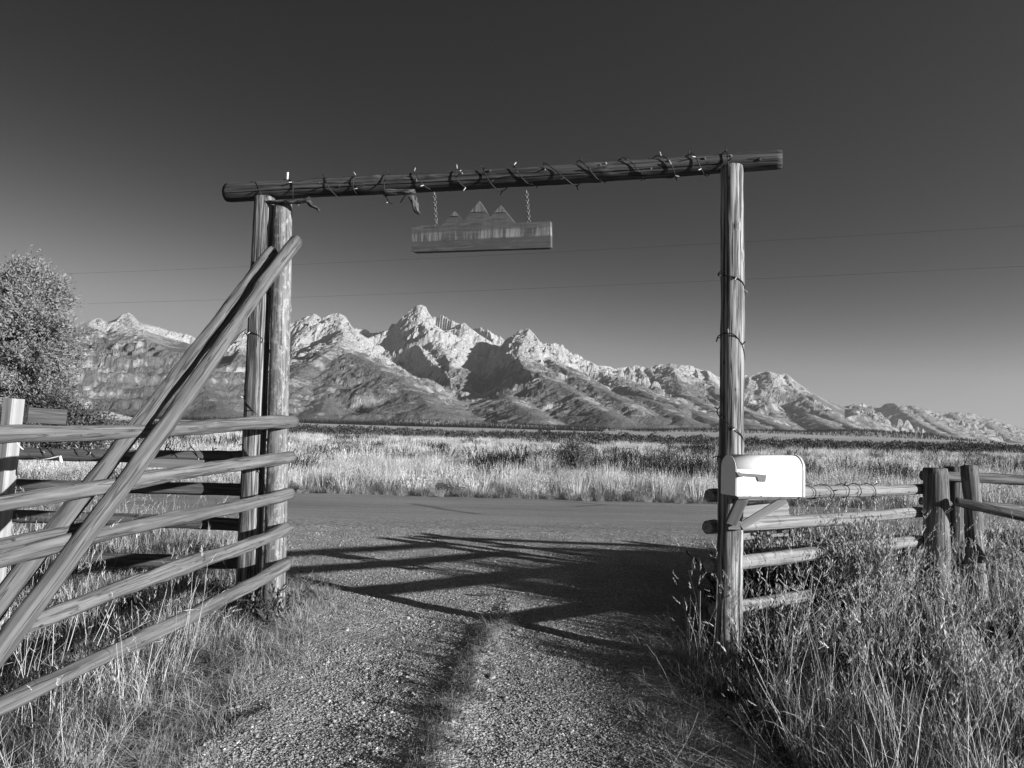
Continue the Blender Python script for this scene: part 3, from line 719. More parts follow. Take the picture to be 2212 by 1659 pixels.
# ------------------------------------------------------------------ wing fence at the left
WA = Vector((-1.86, 6.33, 0)); WB = Vector((-2.27, 3.4, 0)); wd = (WB - WA).normalized(); wn = Vector((-wd.y, wd.x, 0))
if wn.x < 0: wn = -wn
def PW(u, v, off=0.0): return PP(u, v, WA + wn * off, wn)
wing = empty('pole_fence', (-2.0, 5.2, 0), 'fence of pale peeled poles running from the paired posts towards the camera', 'fence')
def wrail(u0, v0, u1, v1, r0, r1, off=0.0, ext=-500, **kw):
    sl_ = (v1 - v0) / (u1 - u0)
    if ext is not None: u2, v2 = ext, v1 + sl_ * (ext - u1)
    else: u2, v2 = u1, v1
    return log('rail', PW(u0, v0, off), PW(u2, v2, off), r0, r1, M['rail'], wing, bend=kw.get('bend', .034), rough=.19, knots=14, nseg=20, nlen=60, cracks=crk(2, 0, 6.28, .12))
wrail(635, 911, 0, 934, .052, .034, -.02)
wrail(630, 987, 0, 1078, .050, .034)
wrail(627, 1066, 0, 1219, .047, .036, -.01)
wrail(205, 1140, 0, 1180, .034, .034, -.07, bend=.01)
wrail(621, 1141, 45, 1356, .054, .040, .0, ext=20)
wrail(619, 1217, 0, 1517, .052, .034)
def brace(u0, v0, u1, v1, off, r0, r1, lab):
    sl_ = (v1 - v0) / (u1 - u0); p0 = PW(u0, v0, off); p1 = PW(u1, v1, off); d = p1 - p0; t_ = (-.1 - p0.z) / d.z
    o = log('brace_pole', p0, p0 + d * t_, r0, r1, M['brace'], None, bend=.038, rough=.17, knots=10, nseg=22, nlen=70, cracks=crk(3, 0, 6.28, .2))
    return tag(o, lab, 'brace pole', 'diagonal brace poles at the left')
brace(640, 520, 10, 1382, .10, .051, .046, 'diagonal brace pole leaning in front of the fence rails, its top above the other')
brace(588, 543, 0, 1305, -.10, .050, .048, 'diagonal brace pole leaning behind the fence rails, the shorter upper-left one')

# fence along the road at the left
lf = empty('log_fence', (-4, 6.9, 0), 'dark log fence running left from the paired posts along the verge', 'fence')
for (v0, v1, r_) in ((985, 974, .056), (1058, 1042, .055), (1136, 1112, .056), (1213, 1196, .060)):
    log('rail', PY(600, v0 + 2, 6.85), PY(-700, v1 - (v0 - v1) * 1.4, 6.95), r_, r_ * .9, M['dark'], lf, bend=.02, rough=.10, knots=20, nseg=18, nlen=90, cracks=crk(2))
def fencepost(par, x, y, h, r_, mat, tilt=(0, 0), lab=None):
    o = log('post', (x, y, -.2), (x + tilt[0], y + tilt[1], h), r_ * 1.05, r_, mat, par, bend=.01, rough=.06, knots=4, nseg=26, nlen=24, cracks=crk(3, 3.6, 5.8, .25), endcut=.02)
    if lab: o['label'] = lab
    return o
fencepost(lf, -7.9, 7.05, 1.45, .10, M['dark'])
fa = PY(325, 1000, 6.75)
tag(board('loose_plank', PY(320, 1000, 6.74), PY(440, 1003, 6.74), .075, .025, M['lumberd']), 'weathered grey plank fixed below the top rail of the dark log fence', 'plank')
tr_a, tr_b = PY(600, 987, 6.85), PY(-700, 958, 6.95)
tax = (tr_b - tr_a).normalized(); txx = Vector((0, 0, 1)); txx = (txx - tax * txx.dot(tax)).normalized(); tyy = tax.cross(txx)
def trpt(s, a, r): return tr_a + tax * s + txx * math.cos(a) * r + tyy * math.sin(a) * r
string_light('string of small lights looped around the top rail of the dark log fence', trpt, [.55, .78, 1.0, 1.22, 1.5, 1.7, 1.78, 2.0, 2.08, 2.4], 0, .060, nb=30)

# sawn post at the left edge
sp_t = PY(31, 861, 4.9); sp_b = PY(2, 1130, 4.9); d = sp_b - sp_t
sp_b2 = sp_t + d * ((-.2 - sp_t.z) / d.z)
sq = empty('square_post', (sp_b2.x, sp_b2.y, 0), 'pale square sawn post at the left edge behind the top fence pole', 'post')
board('post_timber', sp_b2, sp_t, .088, .088, M['lumber'], sq, nrm=(-.35, -1, 0), bev=.006)
board('side_board', sp_t + Vector((.05, .05, -.10)), sp_t + Vector((.13, .34, -.11)), .10, .035, M['dark'], sq, nrm=(1, -.4, 0))
pts = [PY(26, 940, 4.6), PY(40, 962, 4.6), PY(62, 982, 4.6), PY(86, 993, 4.6), PY(108, 990, 4.6), PY(130, 984, 4.6)]
V, Fc = join([tube([p - pts[0] for p in pts], .004, 6), tube([pts[-1] - pts[0], pts[-1] - pts[0] + Vector((.006, 0, -.03)), pts[-1] - pts[0] + Vector((.012, 0, -.045))], [.006, .010, .004], 6)])
tag(link('white_cord', mesh_py('white_cord', V, Fc, M['rope'], True), None, pts[0]), 'loose white cord with a knotted end dangling from the square post', 'cord')

# ------------------------------------------------------------------ fence at the right
rf = empty('log_fence', (2.7, 6.3, 0), 'fence of pale rails between the mailbox post and the thick short posts', 'fence')
FA = Vector((1.67, 5.70, 0)); FB = Vector((3.97, 7.30, 0)); fd = (FB - FA).normalized(); fn = Vector((fd.y, -fd.x, 0))
def PF(u, v, off=0.0): return PP(u, v, FA + fn * off, fn)
rails = []
for (u0, v0, u1, v1, r0, r1) in ((1531, 1070, 2010, 1054, .050, .046), (1527, 1139, 2010, 1106, .052, .046), (1532, 1222, 2010, 1166, .055, .050), (1540, 1318, 2010, 1240, .048, .044)):
    rails.append((PF(u0, v0), PF(u1, v1)))
    log('rail', PF(u0, v0), PF(u1, v1), r0, r1, M['pale'], rf, bend=.012, rough=.10, knots=9, nseg=24, nlen=50, cracks=[(4.3 + rnd.uniform(-.6, .6), .05, .9, .18), (1.2, .05, .9, .18), (2.8, .0, 1, .15), (5.6, 0, 1, .15)])
p2 = PY(2021, 1160, 7.1)
fencepost(rf, p2.x, 7.1, 1.36, .108, M['stump'], (0, 0), 'upright thick post with a sawn flat top')
fencepost(rf, PY(2062, 1100, 7.65).x, 7.65, 1.36, .095, M['stump'], (0, 0))
t4 = PY(2093, 1006, 7.2); b4 = PY(2102, 1215, 7.0)
log('post', (b4.x + .04, b4.y - .05, -.15), t4, .082, .074, M['stump'], rf, bend=.02, rough=.08, knots=4, nseg=26, nlen=24, cracks=crk(3, 3.6, 5.8, .25))['label'] = 'leaning thick post wrapped with wire'
V, Fc = tube([Vector((b4.x, b4.y, .35)) + Vector((math.cos(a) * .10, math.sin(a) * .10, .02 * a + .03 * math.sin(3 * a))) - b4 for a in np.linspace(0, 12.5, 60)], .004, 5)
link('fence_wire', mesh_py('fence_wire', V, Fc, M['wire'], True), rf, b4)
rf2 = empty('log_fence', (5.0, 7.6, 0), 'fence of weathered rails leading off the right edge past the leaning post', 'fence')
log('rail', PY(1990, 1027, 7.55), PY(2700, 1066, 7.55), .050, .045, M['stump'], rf2, bend=.01, rough=.09, knots=9, nseg=20, nlen=40, cracks=crk(2))
log('rail', PY(1988, 1082, 7.6), PY(2700, 1140, 7.8), .040, .042, M['stump'], rf2, bend=.01, rough=.09, knots=9, nseg=20, nlen=40, cracks=crk(2))
log('rail', PY(2062, 1083, 6.95), PY(2500, 1182, 6.3), .040, .048, M['stump'], rf2, bend=.01, rough=.09, knots=9, nseg=20, nlen=40, cracks=crk(2))['label'] = 'slanting rail dropping to the right'
fencepost(rf2, 7.2, 7.6, 1.3, .09, M['stump'])
r1a, r1b = rails[0]; rax = (r1b - r1a).normalized(); rxx = Vector((0, 0, 1)); rxx = (rxx - rax * rxx.dot(rax)).normalized(); ryy = rax.cross(rxx)
def r1pt(s, a, r): return r1a + rax * s + rxx * math.cos(a) * r + ryy * math.sin(a) * r
string_light('string of small lights looped around the top pale rail right of the mailbox', r1pt, [.9, 1.12, 1.38, 1.66, 1.84, 2.03, 2.25], 0, .053, nb=14)

# plank sign seen from behind, behind the right rails
ps = empty('plank_sign', (2.2, 6.75, .6), 'pale plank sign seen from the back, fixed behind the rails below the mailbox', 'sign')
YS = 6.55
board('plank', PY(1596, 1103, YS), PY(1702, 1101, YS), .115, .03, M['lumber'], ps)
board('plank', PY(1596, 1153, YS), PY(1632, 1151, YS), .075, .03, M['lumber'], ps)
board('batten', PY(1640, 1124, YS - .03), PY(1700, 1122, YS - .03), .03, .03, M['lumber'], ps)
board('batten', PY(1655, 1157, YS - .03), PY(1702, 1154, YS - .03), .028, .03, M['lumber'], ps)
board('batten', PY(1600, 1164, YS), PY(1628, 1161, YS), .022, .03, M['lumber'], ps)
board('upright', PY(1612, 1165, YS + .035), PY(1612, 1090, YS + .035), .06, .03, M['lumberd'], ps)
board('upright', PY(1686, 1165, YS + .035), PY(1686, 1090, YS + .035), .06, .03, M['lumberd'], ps)

# ------------------------------------------------------------------ mailbox
ma = R(16); md = Vector((math.cos(ma), math.sin(ma), 0)); mw = Vector((-math.sin(ma), math.cos(ma), 0))
c0 = PY(1590, 1072, 5.08); ML = .512; MW = .190; MH = .272
mb = empty('mailbox', (c0.x, c0.y, c0.z), 'white rounded-top metal mailbox fixed to the single post', 'mailbox')
def arch(rad_in=0.0, n=14):
    w = MW - 2 * rad_in; r_ = w / 2; pts = [(rad_in, rad_in), (rad_in, MH - MW / 2)]
    for k_ in range(1, n): a = math.pi - math.pi * k_ / n; pts.append((MW / 2 + r_ * math.cos(a), MH - MW / 2 + r_ * math.sin(a)))
    pts += [(MW - rad_in, MH - MW / 2), (MW - rad_in, rad_in)]
    return pts
def extr(prof, x0, x1):
    n = len(prof); V = [md * x0 + mw * a + Vector((0, 0, b)) for a, b in prof] + [md * x1 + mw * a + Vector((0, 0, b)) for a, b in prof]
    Fc = [(i, (i + 1) % n, n + (i + 1) % n, n + i) for i in range(n)] + [tuple(range(n - 1, -1, -1)), tuple(range(n, 2 * n))]
    return V, Fc
def mlink(name, VF, mat, parent=mb, smooth=False):
    me = mesh_py(name, VF[0], VF[1], mat, smooth)
    bm = bmesh.new(); bm.from_mesh(me); bmesh.ops.recalc_face_normals(bm, faces=bm.faces); bm.to_mesh(me); bm.free()
    return link(name, me, parent, c0)
bd = mlink('body', extr(arch(), .006, ML), M['mailwhite'], smooth=True)
for p in bd.data.polygons:
    if len(p.vertices) > 4 or p.area > .035: p.use_smooth = False
mlink('back_panel', extr(arch(.004), 0, .004), M['maildoor'])
mlink('door', extr([(a * 1.02 - .002, b * 1.01) for a, b in arch(-.002)], ML + .004, ML + .014), M['maildoor'])
mlink('rim', extr(arch(-.003), ML - .004, ML + .0035), M['rim'])
o_ = Vector((0, 0, 0))
fz = lambda u, v: PP(u, v, c0 - mw * .006, mw) - c0
fpts = [(1598, 1021.5), (1642, 1024.5), (1655, 1026), (1653, 1041), (1638, 1040), (1635, 1031), (1597, 1028)]
def plate(pts, t0_, t1_):
    n = len(pts); V = [p + mw * t0_ for p in pts] + [p + mw * t1_ for p in pts]
    return V, [tuple(range(n)), tuple(range(2 * n - 1, n - 1, -1))] + [(i, (i + 1) % n, n + (i + 1) % n, n + i) for i in range(n)]
fl = mlink('flag', plate([fz(*p) for p in fpts], -.004, .0), M['mailgrey'])
pv_o = mlink('flag_pivot', join([plate([fz(*p) for p in ((1588, 1020), (1596, 1019.5), (1603, 1029), (1598, 1031), (1592, 1026))], -.014, .002)]), M['mailgrey'])
nails = []
for u in (1610, 1622, 1645, 1671, 1697, 1718):
    p = fz(u, 1069 + (u - 1590) * .052 - .0); nails.append(tube([p + mw * .003, p - mw * .002 + mw * 0], .003, 6))
mlink('rivet', join(nails), M['screw'])
board('support_bracket', PY(1579, 1130, 5.27), PY(1604, 1076, 5.17), .075, .04, M['lumberd'], mb, nrm=(0, -1, .1))
board('support_bracket', PY(1601, 1137, 5.30), PY(1697, 1079, 5.24), .055, .05, M['lumber'], mb, nrm=(-.1, -1, .2))
board('support_block', PY(1572, 1134, 5.30), PY(1607, 1135, 5.30), .06, .04, M['lumberd'], mb)
board('floor_board', c0 + md * .03 + mw * .095 - Vector((0, 0, .012)), c0 + md * (ML - .03) + mw * .095 - Vector((0, 0, .012)), .15, .02, M['lumberd'], mb, nrm=(0, 0, 1))

# ------------------------------------------------------------------ power lines
def pline(u0, v0, Y0, u1, v1, Y1, lab):
    a, b = PY(u0, v0, Y0), PY(u1, v1, Y1); d = b - a; a2 = a - d * .5; b2 = b + d * .4
    pts = []
    for i in range(41):
        f = i / 40; p = a2.lerp(b2, f); g_ = (f - .5) ** 2 * 4; p.z -= .35 * (1 - g_) - .26; pts.append(p)
    V, Fc = tube([p - a for p in pts], .0028, 5)
    tag(link('power_line', mesh_py('power_line', V, Fc, M['wire'], True), None, a), lab, 'power line', 'overhead cables')
pline(140, 591, 32, 2212, 490, 21.2, 'upper of the two thin overhead cables crossing the sky')
pline(160, 656, 32, 2212, 577, 21.2, 'lower of the two thin overhead cables crossing the sky')

# ------------------------------------------------------------------ vegetation prototypes
class Veg:
    def __init__(s): s.V = []; s.F = []; s.m = []
    def ribbon(s, base, d0, h, w, bend, mi=0, segs=3, side=None, tipw=.1):
        p = Vector(base); d = Vector(d0).normalized(); side = side or Vector((-d.y + rnd.uniform(-.3, .3), d.x + rnd.uniform(-.3, .3), 0)).normalized()
        if side.length < .1: side = Vector((1, 0, 0))
        a = rnd.uniform(0, 6.28); bd = Vector((math.cos(a), math.sin(a), -.55)) * bend
        st = len(s.V)
        for i in range(segs + 1):
            f = i / segs; ww = w * (1 - f * (1 - tipw)) * .5
            s.V += [p - side * ww, p + side * ww]
            p = p + d * (h / segs); d = (d + bd / segs).normalized()
        for i in range(segs):
            k_ = st + 2 * i; s.F.append((k_, k_ + 1, k_ + 3, k_ + 2)); s.m.append(mi)
        return p, d
    def leaf(s, p, d, L, w, mi=0):
        d = Vector(d).normalized(); a = d.orthogonal().normalized(); a = Quaternion(d, rnd.uniform(0, 6.28)) @ a
        st = len(s.V); p = Vector(p)
        s.V += [p, p + d * L * .45 + a * w / 2, p + d * L, p + d * L * .45 - a * w / 2]; s.F.append((st, st + 1, st + 2, st + 3)); s.m.append(mi)
    def seedhead(s, p, d, L, w, mi=0, n=9):
        for i in range(n):
            f = i / n; q_ = p + d * L * f
            dd = (d * 1.4 + Vector((rnd.uniform(-1, 1), rnd.uniform(-1, 1), rnd.uniform(-.2, .6))) * .7)
            s.leaf(q_, dd, L * .28 * (1 - .4 * f) + .01, w * (1 - .5 * f), mi)
    def obj(s, name, mats):
        me = mesh_py(name, s.V, s.F)
        for m_ in mats: me.materials.append(m_)
        me.polygons.foreach_set('material_index', s.m); me.update()
        return bpy.data.objects.new(name + '_source', me)
def rdir(lean):
    a = rnd.uniform(0, 6.28); l = abs(rnd.gauss(0, lean)); return Vector((math.cos(a) * l, math.sin(a) * l, 1))
def p_tuft(n=46, h=(.14, .38), rad=.09, w=.0045, lean=.35, bend=.8, mi=0):
    v = Veg()
    for _ in range(n):
        a = rnd.uniform(0, 6.28); r_ = rad * math.sqrt(rnd.random()); d = rdir(lean) + Vector((math.cos(a), math.sin(a), 0)) * .3
        v.ribbon((r_ * math.cos(a), r_ * math.sin(a), -.02), d, rnd.uniform(*h), w * rnd.uniform(.7, 1.4), bend * rnd.uniform(.2, 1.2), mi)
    return v
def p_tall(n=9, h=(.50, .95), rad=.12, lean=.20):
    v = Veg()
    for _ in range(n):
        a = rnd.uniform(0, 6.28); r_ = rad * math.sqrt(rnd.random()); L = rnd.uniform(*h)
        p, d = v.ribbon((r_ * math.cos(a), r_ * math.sin(a), -.02), rdir(lean), L, .0034, rnd.uniform(.05, .9), 0, 4, tipw=.5)
        v.seedhead(p - d * .03, d, rnd.uniform(.05, .13), rnd.uniform(.0035, .006), rnd.choice((0, 0, 1)), 11)
        for _ in range(2):
            f = rnd.uniform(.15, .5) * L; v.ribbon((r_ * math.cos(a), r_ * math.sin(a), f * .9), rdir(.7), rnd.uniform(.12, .25), .006, 1.2, 1)
    return v
def p_weed(n=10, h=(.10, .3), leaf=.04):
    v = Veg()
    for _ in range(n):
        a = rnd.uniform(0, 6.28); r_ = .08 * math.sqrt(rnd.random()); L = rnd.uniform(*h)
        b = Vector((r_ * math.cos(a), r_ * math.sin(a), -.01)); d = rdir(.35).normalized()
        v.ribbon(b, d, L, .004, .1, 0, 2)
        for i in range(9):
            f = rnd.uniform(.15, 1); v.leaf(b + d * L * f, Vector((rnd.uniform(-1, 1), rnd.uniform(-1, 1), rnd.uniform(.1, 1))), leaf * rnd.uniform(.6, 1.3), leaf * .3, 0)
    return v
def p_sage(n=34, h=(.35, .75), rad=.12, lv=15, leaf=.035, lean=.38, mi=0):
    v = Veg()
    for _ in range(n):
        a = rnd.uniform(0, 6.28); r_ = rad * math.sqrt(rnd.random()); L = rnd.uniform(*h)
        b = Vector((r_ * math.cos(a), r_ * math.sin(a), -.02)); d = (rdir(lean) + Vector((math.cos(a), math.sin(a), 0)) * .25).normalized()
        v.ribbon(b, d, L, .005, .05, mi, 2)
        for i in range(lv):
            f = .35 + .65 * i / lv; dd = d * 1.2 + Vector((rnd.uniform(-1, 1), rnd.uniform(-1, 1), rnd.uniform(-.2, 1))) * .8
            v.leaf(b + d * L * f, dd, leaf * rnd.uniform(.7, 1.4), leaf * .3, mi)
    return v
def p_mound(n=46, h=(.22, .52), lv=13, leaf=.034, mi=0):
    v = Veg()
    for _ in range(n):
        a = rnd.uniform(0, 6.28); l = rnd.uniform(0, .85); L = rnd.uniform(*h) * (1 - .25 * l); r_ = rnd.uniform(0, .10)
        b = Vector((r_ * math.cos(a), r_ * math.sin(a), -.02)); d = Vector((math.cos(a) * l, math.sin(a) * l, 1)).normalized()
        v.ribbon(b, d, L, .006, .05, mi, 2)
        for i in range(lv):
            f = .45 + .6 * i / lv; v.leaf(b + d * L * f, Vector((rnd.gauss(0, .35), rnd.gauss(0, .35), 1)), leaf * rnd.uniform(.8, 1.8), leaf * .28, mi)
    return v
def p_straw(n=16):
    v = Veg()
    for _ in range(n):
        a = rnd.uniform(0, 6.28); d = Vector((math.cos(a), math.sin(a), rnd.uniform(.0, .35)))
        v.ribbon((rnd.uniform(-.12, .12), rnd.uniform(-.12, .12), rnd.uniform(0, .06)), d, rnd.uniform(.15, .45), .0035, .3, 0, 3, tipw=.5)
    return v
PR = {}
for i in range(3):
    PR['tuft%d' % i] = p_tuft().obj('dry_tuft', [M['dry']])
    PR['ptuft%d' % i] = p_tuft(44, (.14, .40), .09, .0045, .45, 1.3).obj('pale_tuft', [M['straw']])
    PR['gtuft%d' % i] = p_tuft(56, (.18, .5), .10, .0062, .4, 1.7).obj('green_tuft', [M['green']])
    PR['tall%d' % i] = p_tall().obj('tall_grass', [M['straw'], M['dry']])
    PR['weed%d' % i] = p_weed().obj('weed', [M['green']])
    PR['sage%d' % i] = p_sage().obj('sage', [M['sage']])
    PR['scrub%d' % i] = p_sage(26, (.3, .6), .15, 18, .045, .6).obj('scrub', [M['darksc']])
    PR['straw%d' % i] = p_straw().obj('straw', [M['straw']])
for i in range(2):
    PR['fstalk%d' % i] = p_tuft(40, (.35, .75), .22, .011, .16, .25).obj('field_stalk', [M['straw']])
    PR['mound%d' % i] = p_mound().obj('sage_mound', [M['straw']])
    PR['pmound%d' % i] = p_mound().obj('grey_mound', [M['sage']])
    PR['short%d' % i] = p_tuft(40, (.05, .14), .10, .005, .7, 1.0).obj('short_grass', [M['dry']])

def scatter(name, keys, pos, scale, rot, idx, label=None, zscale=None, tilt=0.0, kind='stuff', nrm=None):
    """one object: a point cloud with geometry-node instances of the prototypes"""
    N = len(pos); me = bpy.data.meshes.new(name); me.vertices.add(N); me.vertices.foreach_set('co', np.asarray(pos, np.float32).ravel())
    def att(nm, ty, arr, key):
        a_ = me.attributes.new(nm, ty, 'POINT'); a_.data.foreach_set(key, arr.ravel())
    sc3 = np.repeat(np.asarray(scale, np.float32)[:, None], 3, 1)
    if zscale is not None: sc3[:, 2] *= zscale
    ro = np.stack([nr.normal(0, 1, N) * tilt, nr.normal(0, 1, N) * tilt, rot], 1).astype(np.float32)
    att('sc', 'FLOAT_VECTOR', sc3, 'vector'); att('ro', 'FLOAT_VECTOR', ro, 'vector'); att('ix', 'INT', np.asarray(idx, np.int32), 'value')
    o = link(name, me)
    ng = bpy.data.node_groups.new(name, 'GeometryNodeTree')
    ng.interface.new_socket('Geometry', in_out='INPUT', socket_type='NodeSocketGeometry'); ng.interface.new_socket('Geometry', in_out='OUTPUT', socket_type='NodeSocketGeometry')
    gi = ng.nodes.new('NodeGroupInput'); go = ng.nodes.new('NodeGroupOutput'); jn = ng.nodes.new('GeometryNodeJoinGeometry')
    def named(nm, ty):
        x = ng.nodes.new('GeometryNodeInputNamedAttribute'); x.data_type = ty; x.inputs[0].default_value = nm; return x
    a_s, a_r, a_i = named('sc', 'FLOAT_VECTOR'), named('ro', 'FLOAT_VECTOR'), named('ix', 'INT')
    for k_, key in enumerate(keys):
        cp = ng.nodes.new('FunctionNodeCompare'); cp.data_type = 'INT'; cp.operation = 'EQUAL'
        ins = [s_ for s_ in cp.inputs if s_.type == 'INT' and s_.enabled]
        ng.links.new([s_ for s_ in a_i.outputs if s_.enabled][0], ins[0]); ins[1].default_value = k_
        ip = ng.nodes.new('GeometryNodeInstanceOnPoints'); ob = ng.nodes.new('GeometryNodeObjectInfo'); ob.inputs[0].default_value = PR[key] if isinstance(key, str) else key
        ng.links.new(gi.outputs[0], ip.inputs['Points']); ng.links.new(cp.outputs[0], ip.inputs['Selection']); ng.links.new(ob.outputs['Geometry'], ip.inputs['Instance'])
        e2 = ng.nodes.new('FunctionNodeEulerToRotation'); ng.links.new([s_ for s_ in a_r.outputs if s_.enabled][0], e2.inputs[0]); ng.links.new(e2.outputs[0], ip.inputs['Rotation'])
        ng.links.new([s_ for s_ in a_s.outputs if s_.enabled][0], ip.inputs['Scale']); ng.links.new(ip.outputs[0], jn.inputs[0])
    ng.links.new(jn.outputs[0], go.inputs[0])
    md_ = o.modifiers.new('scatter', 'NODES'); md_.node_group = ng
    o['kind'] = kind
    if label: o['label'] = label
    return o
def keys(*b): return [x + str(i) for x, n in b for i in range(n)]
def make(name, kinds, X, Y, Z, sc, label=None, cat=None, tilt=.08, zscale=None):
    K = keys(*[(k_, n) for k_, n, p in kinds]); pr = np.concatenate([[p / n] * n for k_, n, p in kinds]); pr = pr / pr.sum()
    N = len(X); idx = nr.choice(len(K), N, p=pr)
    o = scatter(name, K, np.stack([X, Y, Z], 1), sc, nr.uniform(0, 6.28, N), idx, label, zscale, tilt)
    if cat: o['category'] = cat
    return o
def samp(N, x0, x1, y0, y1): return nr.uniform(x0, x1, N), nr.uniform(y0, y1, N)
def gz(x, y): return ground_h(x, y)

# grass right of the track
x, y = samp(19000, 1.0, 9.5, -1.5, 11.6)
e = x - track_r(y) + .30 * fbm(x * 1.5, y * 1.5, 3, 40)
keep = (e > -.02) & (nr.random(len(x)) < sstep(-.05, .5, e) * .85 + .15) & ((x < 6) | (nr.random(len(x)) < .5))
x, y = x[keep], y[keep]; e = e[keep]
sz = (.34 + .33 * sstep(0, .8, e)) * nr.uniform(.7, 1.2, len(x)) * np.where(y > 8.5, .7, 1) * (.72 + .28 * sstep(2.2, 4.4, y)) * (1 + .25 * sstep(4.6, 5.4, y) * sstep(9, 7.5, y))
make('tall_grass', [('gtuft', 3, .36), ('tuft', 3, .14), ('ptuft', 3, .14), ('tall', 3, .09), ('weed', 3, .20), ('straw', 3, .07)], x, y, gz(x, y), sz, 'tall half-green grass and dry stalks covering the verge right of the gravel track', 'grass', .22)
x, y = samp(5200, 1.5, 7.5, 4.7, 10.4)
fdist = (x - 1.67) * -.571 + (y - 5.70) * .821            # distance behind the fence line
k_ = (x > track_r(y) + np.where(y < 7.6, .45, .15)) & (nr.random(len(x)) < np.where(fdist > .1, 1.0, .35))
x, y, fdist = x[k_], y[k_], fdist[k_]
sz = np.where(fdist > .1, nr.uniform(.85, 1.25, len(x)), nr.uniform(.55, .85, len(x))) * np.where(y > 9, .8, 1)
make('fence_line_weeds', [('gtuft', 3, .40), ('weed', 3, .18), ('scrub', 3, .18), ('tuft', 3, .12), ('tall', 3, .05), ('sage', 3, .07)], x, y, gz(x, y), sz, 'dense leafy weeds and brush growing up through the rails right of the mailbox post', 'weeds', .12)
x = nr.uniform(1.2, 2.0, 120); y = nr.uniform(4.75, 5.3, 120)
make('post_foot_grass', [('gtuft', 3, .5), ('tuft', 3, .42), ('tall', 3, .08)], x, y, gz(x, y), nr.uniform(.5, .8, 120), 'grass and seed stalks around the foot of the single post', 'grass', .12)
x = nr.uniform(1.42, 5.0, 2600); y = nr.uniform(.6, 4.9, 2600)
k_ = x > track_r(y) + .12 + .12 * noise2(y * 3, y * 0, 5); x, y = x[k_], y[k_]
make('near_grass', [('gtuft', 3, .46), ('tuft', 3, .18), ('ptuft', 3, .12), ('weed', 3, .16), ('tall', 3, .08)], x, y, gz(x, y), nr.uniform(.55, .95, len(x)) * (.8 + .2 * sstep(1.5, 4.0, y)), 'dense arching grass in the right foreground corner beside the gravel track', 'grass', .2)
# grass left of the track
x, y = samp(11000, -8.5, -1.3, .5, 11.6)
e = track_l(y) - x + .30 * fbm(x * 1.5, y * 1.5, 3, 41)
keep = (e > 0) & (nr.random(len(x)) < sstep(-.05, .6, e) * .8 + .2)
x, y = x[keep], y[keep]; e = e[keep]
sz = (.45 + .45 * sstep(0, .9, e)) * nr.uniform(.6, 1.2, len(x)) * np.where(y > 9, .8, 1)
pat = fbm(x * .8, y * .8, 3, 43)
a_ = pat > 0
make('verge_grass', [('tuft', 3, .22), ('ptuft', 3, .26), ('gtuft', 3, .14), ('weed', 3, .12), ('straw', 3, .21), ('tall', 3, .05)], x[a_], y[a_], gz(x[a_], y[a_]), sz[a_], 'mixed dry and green grass under the pole fence at the left', 'grass', .15)
a_ = ~a_
make('verge_weeds', [('tuft', 3, .2), ('ptuft', 3, .14), ('gtuft', 3, .24), ('weed', 3, .24), ('straw', 3, .14), ('tall', 3, .04)], x[a_], y[a_], gz(x[a_], y[a_]), sz[a_], 'darker leafy weeds between the grass under the pole fence at the left', 'weeds', .15)
# thin fringe both sides and centre strip
ys = nr.uniform(2.5, 11, 1500); sd_ = nr.random(1500) < .5
xs = np.where(sd_, track_l(ys) - .1, track_r(ys) + .1) + nr.normal(0, .22, 1500)
make('straw_litter', [('straw', 3, .45), ('short', 2, .55)], xs, ys, np.maximum(gz(xs, ys), track_z(xs, ys)) , nr.uniform(.5, 1.0, 1500), 'flattened pale straw and short grass along both edges of the gravel track', 'straw', .1)
ys = nr.uniform(2.6, 6.6, 420); cx = np.interp(ys, [3, 5.6, 6.5, 8], [-.36, -.19, .0, .1]); xs = cx + nr.normal(0, .075, 420) + .06 * noise2(ys * 2, ys * 0, 8)
make('centre_strip_grass', [('short', 2, .6), ('straw', 3, .15), ('weed', 3, .25)], xs, ys, track_z(xs, ys) - .004, nr.uniform(.2, .48, 420), 'thin strip of trampled grass down the middle of the gravel track', 'grass', .1)

# sage and grass field beyond the road
def field(N, y0, y1, kinds, s0, s1, nm, lab, mask=None, cat='grass'):
    y = np.sqrt(nr.uniform(y0 ** 2, y1 ** 2, N)); x = nr.uniform(-.86, .86, N) * (y + 2)
    if mask is not None:
        k_ = mask(x, y); x, y = x[k_], y[k_]
    return make(nm, kinds, x, y, gz(x, y), nr.uniform(s0, s1, len(x)) * (1 + .55 * fbm(x * .45, y * .45, 2, 91)), lab, cat, .07)
dk = lambda x, y: (fbm(x * .09, y * .16, 3, 77) > .21) | ((np.abs(y - 29.5) < 3.6) & (x > -1.5) & (x < 16) & (noise2(x * .5, y * .5, 3) > -.3)) | ((np.abs(y - 24) < 2) & (x < -6) & (x > -8.5))
field(9000, 18.9, 30, [('fstalk', 2, .22), ('tuft', 3, .14), ('mound', 2, .26), ('pmound', 2, .22), ('sage', 3, .08), ('tall', 3, .08)], .5, 1.15, 'roadside_field_grass', 'pale tall grass and sagebrush along the far edge of the road', lambda x, y: ~dk(x, y) | (y < 22))
field(16000, 28, 100, [('fstalk', 2, .08), ('mound', 2, .50), ('pmound', 2, .42)], .8, 1.55, 'sagebrush_field', 'pale sagebrush flat stretching to the dark line of trees', lambda x, y: ~dk(x, y), 'sagebrush')
field(13000, 21, 85, [('scrub', 3, .93), ('sage', 3, .07)], .9, 1.6, 'dark_scrub', 'dark low scrub in patches among the pale sagebrush', dk, 'scrub')
y = 18.75 + nr.normal(0, .28, 2600); x = nr.uniform(-18, 18, 2600)
